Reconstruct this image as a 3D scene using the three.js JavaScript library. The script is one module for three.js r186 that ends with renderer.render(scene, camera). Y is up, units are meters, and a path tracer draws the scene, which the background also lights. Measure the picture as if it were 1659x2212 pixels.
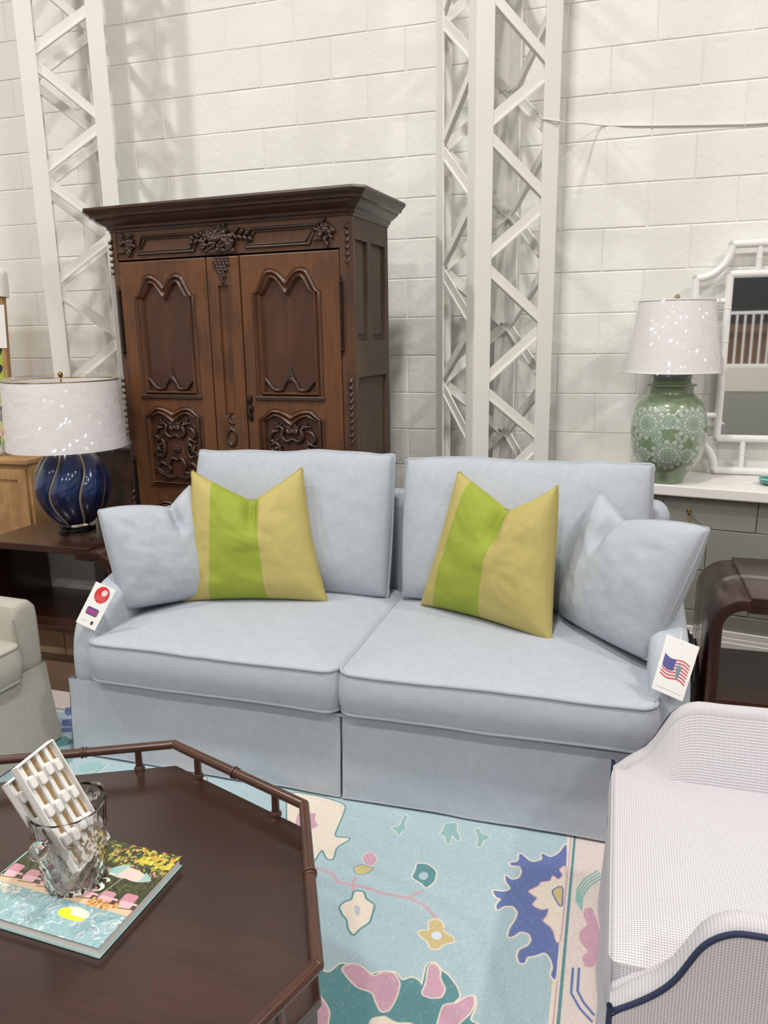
import * as THREE from 'three';
import { RoundedBoxGeometry } from 'three/addons/geometries/RoundedBoxGeometry.js';
import { mergeGeometries, mergeVertices, toCreasedNormals } from 'three/addons/utils/BufferGeometryUtils.js';
import { RectAreaLightUniformsLib } from 'three/addons/lights/RectAreaLightUniformsLib.js';

// ---------------------------------------------------------------- camera, light, exposure
const scene = new THREE.Scene();
const rad = Math.PI / 180;
const camera = new THREE.PerspectiveCamera(67.97, 1659 / 2212, 0.05, 60);
camera.rotation.order = 'YXZ';
camera.position.set(0, 1.5, 4.075);
camera.rotation.set(-13.1 * rad, 17 * rad, -0.9 * rad);
const renderer = new THREE.WebGLRenderer({ antialias: true });
renderer.toneMapping = THREE.LinearToneMapping;
renderer.toneMappingExposure = 0.96;
renderer.shadowMap.enabled = true;
RectAreaLightUniformsLib.init();
const CEIL = 5.5;
// ceiling lamps of the hall: [x, z, radiance]
const LAMPS = [[-4.0, 2.7, 370], [-0.5, 2.7, 370], [3.0, 2.7, 370], [-4.0, 5.6, 290], [-0.5, 5.6, 290], [3.0, 5.6, 290], [-4.0, 8.8, 240], [-0.5, 8.8, 240], [3.0, 8.8, 240]];

// ---------------------------------------------------------------- helpers
function rng(seed) { let s = seed >>> 0; return () => { s = (s + 0x6D2B79F5) >>> 0; let t = s; t = Math.imul(t ^ (t >>> 15), t | 1); t ^= t + Math.imul(t ^ (t >>> 7), t | 61); return ((t ^ (t >>> 14)) >>> 0) / 4294967296; }; }
const V = (x, y, z) => new THREE.Vector3(x, y, z);
const clamp = (x, a = 0, b = 1) => Math.min(b, Math.max(a, x));
const sst = (a, b, x) => { const t = clamp((x - a) / (b - a)); return t * t * (3 - 2 * t); };
const lerp = (a, b, t) => a + (b - a) * t;
function makeNoise(seed, period) {           // tileable value noise on a period x period lattice
  const r = rng(seed), a = new Float32Array(period * period); for (let i = 0; i < a.length; i++) a[i] = r();
  return (x, y) => {
    const xi = Math.floor(x), yi = Math.floor(y); let fx = x - xi, fy = y - yi; fx = fx * fx * (3 - 2 * fx); fy = fy * fy * (3 - 2 * fy);
    const m = k => ((k % period) + period) % period, g = (i, j) => a[m(j) * period + m(i)];
    return lerp(lerp(g(xi, yi), g(xi + 1, yi), fx), lerp(g(xi, yi + 1), g(xi + 1, yi + 1), fx), fy);
  };
}
function fbm(seed, base, oct, sx = 1, sy = 1) {  // u,v in 0..1, tiles
  const ns = []; for (let i = 0; i < oct; i++) ns.push(makeNoise(seed + i * 17, base * 2 ** i * Math.max(sx, sy)));
  return (u, v) => { let s = 0, w = 0, k = 1; for (let i = 0; i < oct; i++) { const f = base * 2 ** i; s += k * ns[i](u * f * sx, v * f * sy); w += k; k *= 0.55; } return s / w; };
}
function tex(size, f, srgb = false, real = 1) {   // real = metres covered by one tile (uv are metres)
  const d = new Uint8Array(size * size * 4);
  for (let j = 0; j < size; j++) for (let i = 0; i < size; i++) { const c = f((i + 0.5) / size, (j + 0.5) / size), o = (j * size + i) * 4; const q = typeof c === 'number' ? [c, c, c] : c; for (let k = 0; k < 3; k++) d[o + k] = clamp(q[k]) * 255; d[o + 3] = 255; }
  const t = new THREE.DataTexture(d, size, size, THREE.RGBAFormat); t.wrapS = t.wrapT = THREE.RepeatWrapping; t.magFilter = THREE.LinearFilter; t.minFilter = THREE.LinearMipmapLinearFilter; t.generateMipmaps = true;
  if (srgb) t.colorSpace = THREE.SRGBColorSpace; t.repeat.set(1 / real, 1 / real); t.needsUpdate = true; return t;
}
const C = s => new THREE.Color(s);
function rgb(hex) { const n = parseInt(hex.slice(1), 16); return [(n >> 16) / 255, ((n >> 8) & 255) / 255, (n & 255) / 255]; }
function mixc(a, b, t) { return [lerp(a[0], b[0], t), lerp(a[1], b[1], t), lerp(a[2], b[2], t)]; }
function canvasTex(w, h, draw) { const c = document.createElement('canvas'); c.width = w; c.height = h; draw(c.getContext('2d'), w, h); const t = new THREE.CanvasTexture(c); t.colorSpace = THREE.SRGBColorSpace; return t; }
const std = o => new THREE.MeshStandardMaterial({ side: THREE.DoubleSide, ...o });
const phy = o => new THREE.MeshPhysicalMaterial({ side: THREE.DoubleSide, ...o });

// names: a taken name gets the next three-digit number
const used = new Map();
function numbered(n) { const k = used.get(n) || 0; used.set(n, k + 1); return k ? `${n}_${String(k).padStart(3, '0')}` : n; }
function prep(g) {
  g = g.index ? g.toNonIndexed() : g; if (!g.attributes.normal) g.computeVertexNormals();
  if (!g.attributes.uv) g.setAttribute('uv', new THREE.BufferAttribute(new Float32Array(g.attributes.position.count * 2), 2));
  for (const k of Object.keys(g.attributes)) if (!['position', 'normal', 'uv'].includes(k)) g.deleteAttribute(k);
  return g;
}
function join(gs) { return Array.isArray(gs) ? (gs.length === 1 ? prep(gs[0]) : mergeGeometries(gs.map(prep))) : gs; }
function boxUV(g, swap = false) {            // uv in metres by the way each face points
  g = prep(g); const p = g.attributes.position, n = g.attributes.normal, u = g.attributes.uv;
  for (let i = 0; i < p.count; i += 3) {
    const k = [0, 1, 2].map(j => V(p.getX(i + j), p.getY(i + j), p.getZ(i + j)));
    const f = k[1].clone().sub(k[0]).cross(k[2].clone().sub(k[0])); const ax = Math.abs(f.x), ay = Math.abs(f.y), az = Math.abs(f.z);
    for (let j = 0; j < 3; j++) { const q = k[j]; let a, b; if (ay >= ax && ay >= az) { a = q.z; b = q.x; } else if (ax >= az) { a = q.z; b = q.y; } else { a = q.x; b = q.y; } if (swap) [a, b] = [b, a]; u.setXY(i + j, a, b); }
  }
  return g;
}
function mesh(name, gs, mat, parent) { const m = new THREE.Mesh(join(gs), mat); m.castShadow = m.receiveShadow = true; m.name = parent ? name : numbered(name); (parent || scene).add(m); return m; }
function thing(name, label, category, [x, y, z] = [0, 0, 0], turn = 0, group) { const o = new THREE.Group(); o.name = numbered(name); scene.add(o); o.position.set(x, y, z); o.rotation.y = turn; o.userData = { label, category }; if (group) o.userData.group = group; return o; }
function tag(o, label, category, group) { o.userData.label = label; o.userData.category = category; if (group) o.userData.group = group; return o; }
function struct(o, label, category) { o.userData.kind = 'structure'; if (label) o.userData.label = label; if (category) o.userData.category = category; return o; }
// primitive builders
function bx(x0, x1, y0, y1, z0, z1, r = 0, seg = 2) { const w = x1 - x0, h = y1 - y0, d = z1 - z0; const g = r ? new RoundedBoxGeometry(w, h, d, seg, Math.min(r, w / 2.01, h / 2.01, d / 2.01)) : new THREE.BoxGeometry(w, h, d); g.translate((x0 + x1) / 2, (y0 + y1) / 2, (z0 + z1) / 2); return boxUV(g); }
function tube(pts, r, seg = 40, rs = 8, closed = false) { const c = new THREE.CatmullRomCurve3(pts, closed, 'catmullrom', 0.5); return new THREE.TubeGeometry(c, seg, r, rs, closed); }
function poly(pts, r, rs = 8) { const cp = new THREE.CurvePath(); for (let i = 0; i + 1 < pts.length; i++) cp.add(new THREE.LineCurve3(pts[i], pts[i + 1])); return new THREE.TubeGeometry(cp, (pts.length - 1) * 2, r, rs, false); }
function taper(pts, rf, seg = 24, rs = 7, flat = 1) {   // tube of changing radius rf(t)
  const c = new THREE.CatmullRomCurve3(pts); const fr = c.computeFrenetFrames(seg, false); const pos = [], idx = [];
  for (let i = 0; i <= seg; i++) { const t = i / seg, p = c.getPoint(t), r = rf(t); for (let j = 0; j <= rs; j++) { const a = j / rs * 2 * Math.PI, n = fr.normals[i], b = fr.binormals[i]; pos.push(p.x + r * (Math.cos(a) * n.x + Math.sin(a) * b.x), p.y + r * (Math.cos(a) * n.y + Math.sin(a) * b.y), p.z + flat * r * (Math.cos(a) * n.z + Math.sin(a) * b.z)); } }
  for (let i = 0; i < seg; i++) for (let j = 0; j < rs; j++) { const a = i * (rs + 1) + j, b = a + rs + 1; idx.push(a, b, a + 1, b, b + 1, a + 1); }
  const g = new THREE.BufferGeometry(); g.setAttribute('position', new THREE.Float32BufferAttribute(pos, 3)); g.setIndex(idx); g.computeVertexNormals(); return g;
}
function rod(a, b, r, r2 = r, rs = 12) { const d = b.clone().sub(a), g = new THREE.CylinderGeometry(r2, r, d.length(), rs); g.translate(0, d.length() / 2, 0); g.applyQuaternion(new THREE.Quaternion().setFromUnitVectors(V(0, 1, 0), d.normalize())); g.translate(a.x, a.y, a.z); return g; }
function ball(x, y, z, r, sx = 1, sy = 1, sz = 1, ws = 16, hs = 12) { const g = new THREE.SphereGeometry(r, ws, hs); g.scale(sx, sy, sz); g.translate(x, y, z); return g; }
function grid(nu, nv, f, uvf) {              // f(u,v) -> Vector3
  const pos = [], uv = [], idx = [];
  for (let j = 0; j <= nv; j++) for (let i = 0; i <= nu; i++) { const u = i / nu, v = j / nv, p = f(u, v); pos.push(p.x, p.y, p.z); const q = uvf ? uvf(u, v, p) : [u, v]; uv.push(q[0], q[1]); }
  for (let j = 0; j < nv; j++) for (let i = 0; i < nu; i++) { const a = j * (nu + 1) + i, b = a + nu + 1; idx.push(a, a + 1, b, b, a + 1, b + 1); }
  const g = new THREE.BufferGeometry(); g.setAttribute('position', new THREE.Float32BufferAttribute(pos, 3)); g.setAttribute('uv', new THREE.Float32BufferAttribute(uv, 2)); g.setIndex(idx); g.computeVertexNormals(); return g;
}
function lathe(pts, seg = 48) { return new THREE.LatheGeometry(pts.map(p => new THREE.Vector2(p[0], p[1])), seg); }
function extr(pts, depth, bevel = 0, holes = [], seg = 2) {
  const s = new THREE.Shape(pts.map(p => new THREE.Vector2(p[0], p[1]))); for (const h of holes) s.holes.push(new THREE.Path(h.map(p => new THREE.Vector2(p[0], p[1]))));
  return new THREE.ExtrudeGeometry(s, { depth: depth - 2 * bevel, bevelEnabled: bevel > 0, bevelThickness: bevel, bevelSize: bevel, bevelOffset: -bevel, bevelSegments: seg, curveSegments: 12 }).translate(0, 0, bevel);
}
function smooth(g, ang = 0.6) { return toCreasedNormals(g, ang); }
function rrect(x0, x1, z0, z1, r, n = 6, m = 14) {   // rounded rectangle outline, counter-clockwise seen from above (x, z)
  const o = []; const arc = (cx, cz, a0) => { for (let i = 0; i <= n; i++) { const a = a0 + i / n * Math.PI / 2; o.push([cx + r * Math.cos(a), cz + r * Math.sin(a)]); } };
  const seg = (ax, az, bx_, bz) => { for (let i = 1; i < m; i++) o.push([lerp(ax, bx_, i / m), lerp(az, bz, i / m)]); };
  arc(x1 - r, z1 - r, 0); seg(x1 - r, z1, x0 + r, z1); arc(x0 + r, z1 - r, Math.PI / 2); seg(x0, z1 - r, x0, z0 + r); arc(x0 + r, z0 + r, Math.PI); seg(x0 + r, z0, x1 - r, z0); arc(x1 - r, z0 + r, 1.5 * Math.PI); seg(x1, z0 + r, x1, z1 - r);
  return o;
}
function boxCushion(o, y0, y1, crown, bulge, wav = () => 0) {   // box cushion with crowned top; returns body geometry and its two welt paths
  const n = o.length; let cx = 0, cz = 0; for (const p of o) { cx += p[0] / n; cz += p[1] / n; }
  const R = 14, P = (k, s) => [cx + (o[k % n][0] - cx) * s, cz + (o[k % n][1] - cz) * s];
  const top = grid(n, R, (u, v) => { const k = Math.round(u * n), s = 1 - (1 - v) ** 1.6, p = P(k, s); return V(p[0], y1 + wav(p[0], p[1]) + crown * (1 - s ** 3.2), p[1]); }, (u, v, p) => [p.x, p.z]);
  const side = grid(n, 8, (u, v) => { const k = Math.round(u * n) % n, a = o[(k + n - 1) % n], b = o[(k + 1) % n]; const tx = b[0] - a[0], tz = b[1] - a[1], l = Math.hypot(tx, tz) || 1; const q = bulge * Math.sin(Math.PI * v); return V(o[k][0] + tz / l * q, lerp(y0 + wav(o[k][0] + 3, o[k][1]) * 0.7, y1 + wav(o[k][0], o[k][1]), v), o[k][1] - tx / l * q); }, (u, v, p) => [u * 3, p.y]);
  const bot = grid(n, 1, (u, v) => { const k = Math.round(u * n), p = P(k, v); return V(p[0], y0, p[1]); }, (u, v, p) => [p.x, p.z]);
  const w1 = o.map(p => V(p[0], y1 + wav(p[0], p[1]), p[1])), w0 = o.map(p => V(p[0], y0 + wav(p[0] + 3, p[1]) * 0.7, p[1]));
  return { body: [top, side, bot], w1, w0 };
}
// throw pillow / back cushion between four corner points; front side faces the normal of (right x up)
function pillow({ bl, br, tr, tl, T, pw = 0.5, bow = 0.05, bowTop, chop, n = 44, splits = [], seed = 1, wr = 0.004, belly = 0, round = 0, sh = 0, wv = 0 }) {
  const nz = fbm(seed, 4, 3), nz2 = fbm(seed + 90, 9, 2), nz3 = fbm(seed + 50, 18, 2); const e1 = br.clone().sub(bl).add(tr).sub(tl), e2 = tl.clone().sub(bl).add(tr).sub(br), N = e1.cross(e2).normalize();
  const W = br.distanceTo(bl), H = tl.distanceTo(bl);
  const us = [], vs = []; for (let i = 0; i <= n; i++) { const s = i / n, c = 0.5 - 0.5 * Math.cos(Math.PI * s); us.push(lerp(s, c, 0.75)); vs.push(lerp(s, c, 0.75)); }
  for (const q of splits) { let b = 0; us.forEach((u, i) => { if (Math.abs(u - q) < Math.abs(us[b] - q)) b = i; }); us[b] = q; }
  const P = (u, v, sd) => {
    const a = 2 * u - 1, b = 2 * v - 1; const a2 = a * (1 - bow * (1 - b * b)); const bb = b > 0 && bowTop !== undefined ? bowTop : bow; let b2 = b * (1 - bb * (1 - a * a));
    const a3 = a2 * Math.sqrt(1 - round * b2 * b2), b3 = b2 * Math.sqrt(1 - round * a2 * a2); let uu = (a3 + 1) / 2, vv = (b3 + 1) / 2; uu += sh * v * 4 * uu * (1 - uu); vv += wv * (nz(u * 0.8, 0.1) - 0.5) * v * v;
    let t = T * Math.pow(Math.max(0, (1 - a * a) * (1 - b * b)), pw);
    if (belly) t *= 1 + belly * (1 - v - 0.5);
    if (chop) { const k = Math.max(0, 1 - Math.abs(u - chop.u) / (u < chop.u ? chop.u : 1 - chop.u)); vv -= chop.d * Math.pow(k, chop.p || 1.15) * sst(0.25, 1, v); const cr = Math.exp(-(((u - chop.u) / 0.045) ** 2)) * sst(0.58, 0.95, v); t *= 1 - 0.75 * cr; const c2 = Math.exp(-(((u - chop.u - 0.16 * (0.95 - v)) / 0.03) ** 2)) * sst(0.6, 0.8, v) * (1 - sst(0.9, 1, v)); t *= 1 - 0.22 * c2; }
    const dx = u - 0.5, dy = v - 0.45, ray = nz3(0.5 + Math.atan2(dy, dx) / 6.2832, 0.3) - 0.5, edge = sst(0.22, 0.6, Math.hypot(dx, dy)); t += wr * ((nz(u, v) - 0.5) * 2 + (nz2(u, v) - 0.5) + 1.6 * ray * edge) * Math.min(1, 6 * Math.min(u, 1 - u, v, 1 - v));
    const p = bl.clone().multiplyScalar((1 - uu) * (1 - vv)).addScaledVector(br, uu * (1 - vv)).addScaledVector(tr, uu * vv).addScaledVector(tl, (1 - uu) * vv);
    return p.addScaledVector(N, sd * t / 2);
  };
  const side = sd => { const g = grid(n, n, (u, v) => P(us[Math.round(u * n)], vs[Math.round(v * n)], sd), (u, v) => [us[Math.round(u * n)] * W, vs[Math.round(v * n)] * H]); return g; };
  const front = side(1), back = side(-1);
  const cut = (g, u0, u1) => { const c = g.clone(), id = []; for (let j = 0; j < n; j++) for (let i = 0; i < n; i++) { const um = (us[i] + us[i + 1]) / 2; if (um > u0 && um < u1) { const a = j * (n + 1) + i, b = a + n + 1; id.push(a, a + 1, b, b, a + 1, b + 1); } } c.setIndex(id); return c; };
  const seam = []; const m = 16; for (let i = 0; i < m; i++) seam.push(P(i / m, 0, 1)); for (let i = 0; i < m; i++) seam.push(P(1, i / m, 1)); for (let i = 0; i < m; i++) seam.push(P(1 - i / m, 1, 1)); for (let i = 0; i < m; i++) seam.push(P(0, 1 - i / m, 1));
  return { front, back, cut, seam };
}

// ---------------------------------------------------------------- materials
const nA = fbm(11, 6, 5), nB = fbm(23, 3, 4), nC = fbm(37, 24, 3);
const plasterBump = tex(512, (u, v) => 0.5 * nA(u, v) + 0.3 * nC(u, v) + 0.2 * nB(u, v), false, 0.5);
const plasterMap = tex(256, (u, v) => { const k = 0.98 + 0.03 * (nB(u, v) - 0.5) + 0.02 * (nA(u, v) - 0.5); return [k, k, k * 0.995]; }, true, 1.3);
const weaveBump = tex(512, (u, v) => { const a = Math.sin(u * 2 * Math.PI * 100), b = Math.sin(v * 2 * Math.PI * 100); return 0.5 + 0.16 * a * b + 0.5 * (nC(u, v) - 0.5); }, false, 0.25);
const weaveMap = tex(256, (u, v) => { const k = 0.965 + 0.05 * (nC(u, v) - 0.5) + 0.035 * (nA(u, v) - 0.5); return [k, k, k]; }, true, 0.3);
function woodTex(seed, a, b, c, real = 0.8, size = 512) {     // grain runs along v
  const f1 = fbm(seed, 2, 4, 10, 1), f2 = fbm(seed + 5, 3, 3), f3 = fbm(seed + 9, 8, 3, 14, 1); const A = rgb(a), B = rgb(b), D = rgb(c);
  return tex(size, (u, v) => { const g = f1(u, v), m = sst(0.3, 0.7, f2(u, v)), s = f3(u, v); let k = mixc(A, B, sst(0.3, 0.72, 0.65 * g + 0.35 * m)); k = mixc(k, D, sst(0.5, 0.85, s) * 0.35); return k; }, true, real);
}
const M = {};
M.wall = std({ color: C('#f6f6f2'), map: plasterMap, bumpMap: plasterBump, bumpScale: 0.005, roughness: 0.62 });
M.mortar = std({ color: C('#efeeea'), roughness: 0.8, bumpMap: plasterBump, bumpScale: 0.003 });
M.steel = std({ color: C('#f1f0ec'), roughness: 0.42, map: plasterMap });
M.lowWall = std({ color: C('#8f9088'), map: plasterMap, bumpMap: plasterBump, bumpScale: 0.0012, roughness: 0.55 });
M.trim = std({ color: C('#efebe7'), roughness: 0.4 });
M.ceiling = std({ color: C('#dcdcd8'), roughness: 0.9 });
const floorN = fbm(51, 4, 5);
M.floor = std({ map: tex(512, (u, v) => mixc(rgb('#6b5546'), rgb('#8a715e'), sst(0.25, 0.75, floorN(u, v))), true, 2.2), roughness: 0.45 });
M.sofa = phy({ color: C('#b9c0ca'), map: weaveMap, bumpMap: weaveBump, bumpScale: 0.0006, roughness: 0.95, sheen: 0.25, sheenRoughness: 0.6, sheenColor: C('#dfe8f2') });
M.gold = phy({ color: C('#bfb16a'), map: weaveMap, bumpMap: weaveBump, bumpScale: 0.0007, roughness: 0.62, sheen: 0.4, sheenRoughness: 0.4, sheenColor: C('#e6dca0') });
M.lime = phy({ color: C('#9aa83a'), map: weaveMap, bumpMap: weaveBump, bumpScale: 0.0004, roughness: 0.8, sheen: 0.35, sheenRoughness: 0.4, sheenColor: C('#c6d06a') });
const walnut = woodTex(71, '#4c3022', '#5f3d28', '#35221a', 0.7);
const walnutDark = woodTex(83, '#352219', '#432b20', '#251812', 0.5);
M.walnut = phy({ map: walnut, roughness: 0.42, clearcoat: 0.25, clearcoatRoughness: 0.35 });
M.walnutDoor = phy({ map: woodTex(97, '#4c2f1e', '#694225', '#362217', 0.9), roughness: 0.42, clearcoat: 0.25, clearcoatRoughness: 0.35 });
M.walnutPanel = phy({ map: woodTex(149, '#482b1d', '#5b3725', '#352018', 0.9), roughness: 0.42, clearcoat: 0.25, clearcoatRoughness: 0.35 });
M.walnutDark = phy({ map: walnutDark, roughness: 0.36, clearcoat: 0.4, clearcoatRoughness: 0.3 });
M.walnutSide = phy({ map: woodTex(101, '#53453a', '#615040', '#40352b', 0.8), roughness: 0.6, clearcoat: 0.1, clearcoatRoughness: 0.5 });
M.iron = std({ color: C('#2a2523'), metalness: 0.7, roughness: 0.5 });
const mahog = woodTex(113, '#311b15', '#3d2219', '#221210', 0.9);
M.mahog = phy({ map: mahog, roughness: 0.32, clearcoat: 0.7, clearcoatRoughness: 0.18 });
M.mahogRail = phy({ map: woodTex(127, '#3f2319', '#4d2b1e', '#2a170f', 0.4), roughness: 0.32, clearcoat: 0.6, clearcoatRoughness: 0.22 });
M.rosewood = phy({ map: woodTex(131, '#301813', '#40211a', '#1f0f0c', 0.6), roughness: 0.3, clearcoat: 0.7, clearcoatRoughness: 0.2 });
M.burl = phy({ map: tex(256, (u, v) => mixc(rgb('#2c1a10'), rgb('#553320'), sst(0.35, 0.75, nA(u, v))), true, 0.5), roughness: 0.4, clearcoat: 0.3, clearcoatRoughness: 0.3 });
M.oak = std({ map: woodTex(139, '#a98257', '#c09a6c', '#8c6742', 0.6), roughness: 0.55 });
M.film = phy({ color: C('#ffffff'), transmission: 1, thickness: 0, roughness: 0.1, ior: 1.55, specularIntensity: 1 });
M.shade = std({ color: C('#efecee'), roughness: 0.9, bumpMap: weaveBump, bumpScale: 0.0004 });
M.brass = std({ color: C('#9a7b3c'), metalness: 1, roughness: 0.3 });
M.giltSeam = std({ color: C('#a99c84'), metalness: 0.4, roughness: 0.45 });
M.cobalt = phy({ map: tex(256, (u, v) => mixc(rgb('#0a1a40'), rgb('#173b74'), sst(0.3, 0.75, nB(u, v))), true, 0.3), roughness: 0.18, clearcoat: 1, clearcoatRoughness: 0.05 });
M.glass = phy({ color: C('#ffffff'), transmission: 1, thickness: 0.02, ior: 1.5, roughness: 0.02 });
M.mirror = std({ color: C('#dfe3e2'), metalness: 1, roughness: 0.02 });
M.lacquer = phy({ color: C('#f4f3f4'), roughness: 0.3, clearcoat: 0.5, clearcoatRoughness: 0.2 });
M.paper = std({ color: C('#f3f2f0'), roughness: 0.75 });
M.black = std({ color: C('#15151a'), roughness: 0.45 });
M.teal = phy({ color: C('#2f8f86'), roughness: 0.2, clearcoat: 0.8, clearcoatRoughness: 0.1 });
const ging = tex(256, (u, v) => { const p = 16, a = (u * p) % 1, b = (v * p) % 1; let k = 0.93; const s = sst(0.42, 0.5, a) * (1 - sst(0.92, 1, a)), t = sst(0.42, 0.5, b) * (1 - sst(0.92, 1, b)); k -= 0.125 * s + 0.08 * t; return [k, k * 0.996, k * 1.01]; }, true, 0.08);
M.gingham = phy({ color: C('#f0edf0'), map: ging, bumpMap: ging, bumpScale: 0.0006, roughness: 0.95, sheen: 0.15, sheenRoughness: 0.6 });
M.navy = std({ color: C('#28324f'), roughness: 0.85 });
M.linen = phy({ color: C('#d0cbc2'), map: tex(256, (u, v) => { const h = Math.sin((u + (Math.floor(v * 8) % 2 ? v : -v)) * 2 * Math.PI * 32); const k = 0.87 + 0.11 * h + 0.05 * (nC(u, v) - 0.5); return [k, k, k * 0.985]; }, true, 0.2), bumpMap: weaveBump, bumpScale: 0.001, roughness: 0.95 });
M.carton = std({ color: C('#b59a80'), roughness: 0.9, map: plasterMap });
M.kraft = std({ color: C('#a8895a'), roughness: 0.85, map: weaveMap });
M.cord = std({ color: C('#4a443e'), roughness: 0.7 });
M.whiteCord = std({ color: C('#e9e7e0'), roughness: 0.5 });

// ---------------------------------------------------------------- the hall
struct(mesh('floor', [bx(-8, 8, -0.2, 0, -0.3, 13)], M.floor), 'brown polished floor of the hall', 'floor');
struct(mesh('ceiling', [bx(-8, 8, CEIL, CEIL + 0.2, -0.3, 13)], M.ceiling), 'pale ceiling of the hall', 'ceiling');
struct(mesh('wall_left', [bx(-8.2, -8, 0, CEIL, -0.3, 13)], M.wall), 'plain white side wall on the left', 'wall');
struct(mesh('wall_right', [bx(8, 8.2, 0, CEIL, -0.3, 13)], M.wall), 'plain white side wall on the right', 'wall');
struct(mesh('wall_front', [bx(-8, 8, 0, CEIL, 12.8, 13)], M.wall), 'plain white wall opposite the block wall', 'wall');
function blockGeo(w, h, d, c, r) {        // front face with a chamfer all round and four sides; slightly uneven
  const j = () => (r() - 0.5) * 0.006; const w2 = w / 2, h2 = h / 2;
  const o = [[-w2, -h2], [w2, -h2], [w2, h2], [-w2, h2]], f = o.map(([x, y]) => V(x - Math.sign(x) * (c + j() * 0.6), y - Math.sign(y) * (c + j() * 0.6), d + j() * 0.3)), m = o.map(([x, y]) => V(x + j() * 0.5, y + j() * 0.5, d - c * 0.8)), b = o.map(([x, y]) => V(x, y, 0));
  const p = []; const q = (A, B, D, E) => { for (const k of [A, B, D, A, D, E]) p.push(k.x, k.y, k.z); };
  q(f[0], f[1], f[2], f[3]); for (let i = 0; i < 4; i++) { const k = (i + 1) % 4; q(m[i], m[k], f[k], f[i]); q(b[i], b[k], m[k], m[i]); }
  const g = new THREE.BufferGeometry(); g.setAttribute('position', new THREE.Float32BufferAttribute(p, 3)); g.computeVertexNormals(); prep(g);
  boxUV(g); const u = g.attributes.uv, ox = r() * 3, oy = r() * 3; for (let i = 0; i < u.count; i++) u.setXY(i, u.getX(i) + ox, u.getY(i) + oy); return g;
}
{
  const w = struct(mesh('wall_back', [bx(-8, 8, 0, CEIL, -0.3, -0.002)], M.mortar), 'white painted concrete block wall behind the armoire', 'wall');
  const r = rng(5), L = 0.398, H = 0.2, full = [], half = []; for (let i = 0; i < 9; i++) full.push(blockGeo(L - 0.0035, H - 0.0032, 0.0052, 0.0046, r));
  const X0 = -4.28, n = 15;
  for (let k = 0; k < 18; k++) { const y = -0.01 + 0.2 * k + 0.1, off = k % 2 ? 0.199 : 0; for (let i = 0; i < n; i++) { const b = new THREE.Mesh(full[Math.floor(r() * 9)], M.wall); b.castShadow = b.receiveShadow = true; b.name = 'block'; b.position.set(X0 + off + (i + 0.5) * L + 0.0, k ? y : y + 0.005, -0.002 - r() * 0.0012); b.rotation.z = (r() - 0.5) * 0.004; if (k === 0) b.scale.y = 0.94; w.add(b); } }
}
// low grey-green block wall with a white ledge, set at a slight angle before the white wall
{
  const p0 = [-0.16, 0.272], p1 = [1.6, 0.618], len = Math.hypot(p1[0] - p0[0], p1[1] - p0[1]), ang = -Math.atan2(p1[1] - p0[1], p1[0] - p0[0]);
  const body = extr([[p0[0], 0], [p1[0], 0], [p1[0], -p1[1] + 0.012], [p0[0], -p0[1] + 0.012]], 0.755).rotateX(-Math.PI / 2);
  const w = struct(mesh('wall_low', [boxUV(body)], M.lowWall), 'low grey-green block wall under the white ledge', 'wall');
  const r = rng(8), geos = []; for (let i = 0; i < 5; i++) geos.push(blockGeo(0.396, 0.197, 0.0115, 0.0022, r));
  for (let k = 0; k < 4; k++) for (let i = -1; i < 5; i++) { const s = (i + 0.5) * 0.4 + (k % 2 ? 0.01 : 0.21); if (s < 0.19 || s > len - 0.15) continue; const b = new THREE.Mesh(geos[(i + 3 * k + 7) % 5], M.lowWall); b.name = 'block'; b.castShadow = b.receiveShadow = true; b.position.set(p0[0] + (p1[0] - p0[0]) * s / len, 0.053 + 0.1 + 0.2 * k - 0.05, p0[1] - 0.012 + (p1[1] - p0[1]) * s / len); b.rotation.y = ang; w.add(b); }
  const q0 = [-0.2, 0.31], q1 = [1.62, 0.668];
  const cap = extr([[q0[0], -0.003], [q1[0], -0.003], [q1[0], -q1[1]], [q0[0], -q0[1]]], 0.05, 0.006).rotateX(-Math.PI / 2).translate(0, 0.755, 0);
  struct(mesh('trim_1', [boxUV(cap)], M.trim), 'white ledge on the low grey-green wall', 'ledge');
  const gb = []; for (const [y0, y1, t] of [[0, 0.075, 0.022], [0.075, 0.095, 0.016], [0.095, 0.125, 0.012]]) { const g = bx(0, len, y0, y1, 0, t, 0.004); g.rotateY(ang); g.translate(p0[0], 0, p0[1]); gb.push(g); }
  struct(mesh('baseboard_right', gb, M.trim), 'white moulded baseboard along the low wall', 'baseboard');
}
// ceiling lamps: a housing, a glowing panel and a light of the same size under it
LAMPS.forEach(([x, z, I], i) => {
  const o = thing('ceiling_lamp', 'square white high-bay lamp high under the hall ceiling', 'lamp', [x, CEIL - 0.32, z], 0, 'ceiling lamps of the hall');
  mesh('housing', [bx(-0.17, 0.17, 0.01, 0.1, -0.17, 0.17, 0.02)], M.steel, o); mesh('stem', [rod(V(0, 0.1, 0), V(0, 0.32, 0), 0.012)], M.steel, o);
  mesh('panel', [bx(-0.14, 0.14, 0, 0.012, -0.14, 0.14)], std({ color: C('#ffffff'), emissive: C('#fffcf7'), emissiveIntensity: 6 }), o);
  const l = new THREE.RectAreaLight(C('#fffcf7'), I, 0.28, 0.28); l.position.set(x, CEIL - 0.325, z); l.lookAt(x, 0, z); scene.add(l);
});

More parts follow.
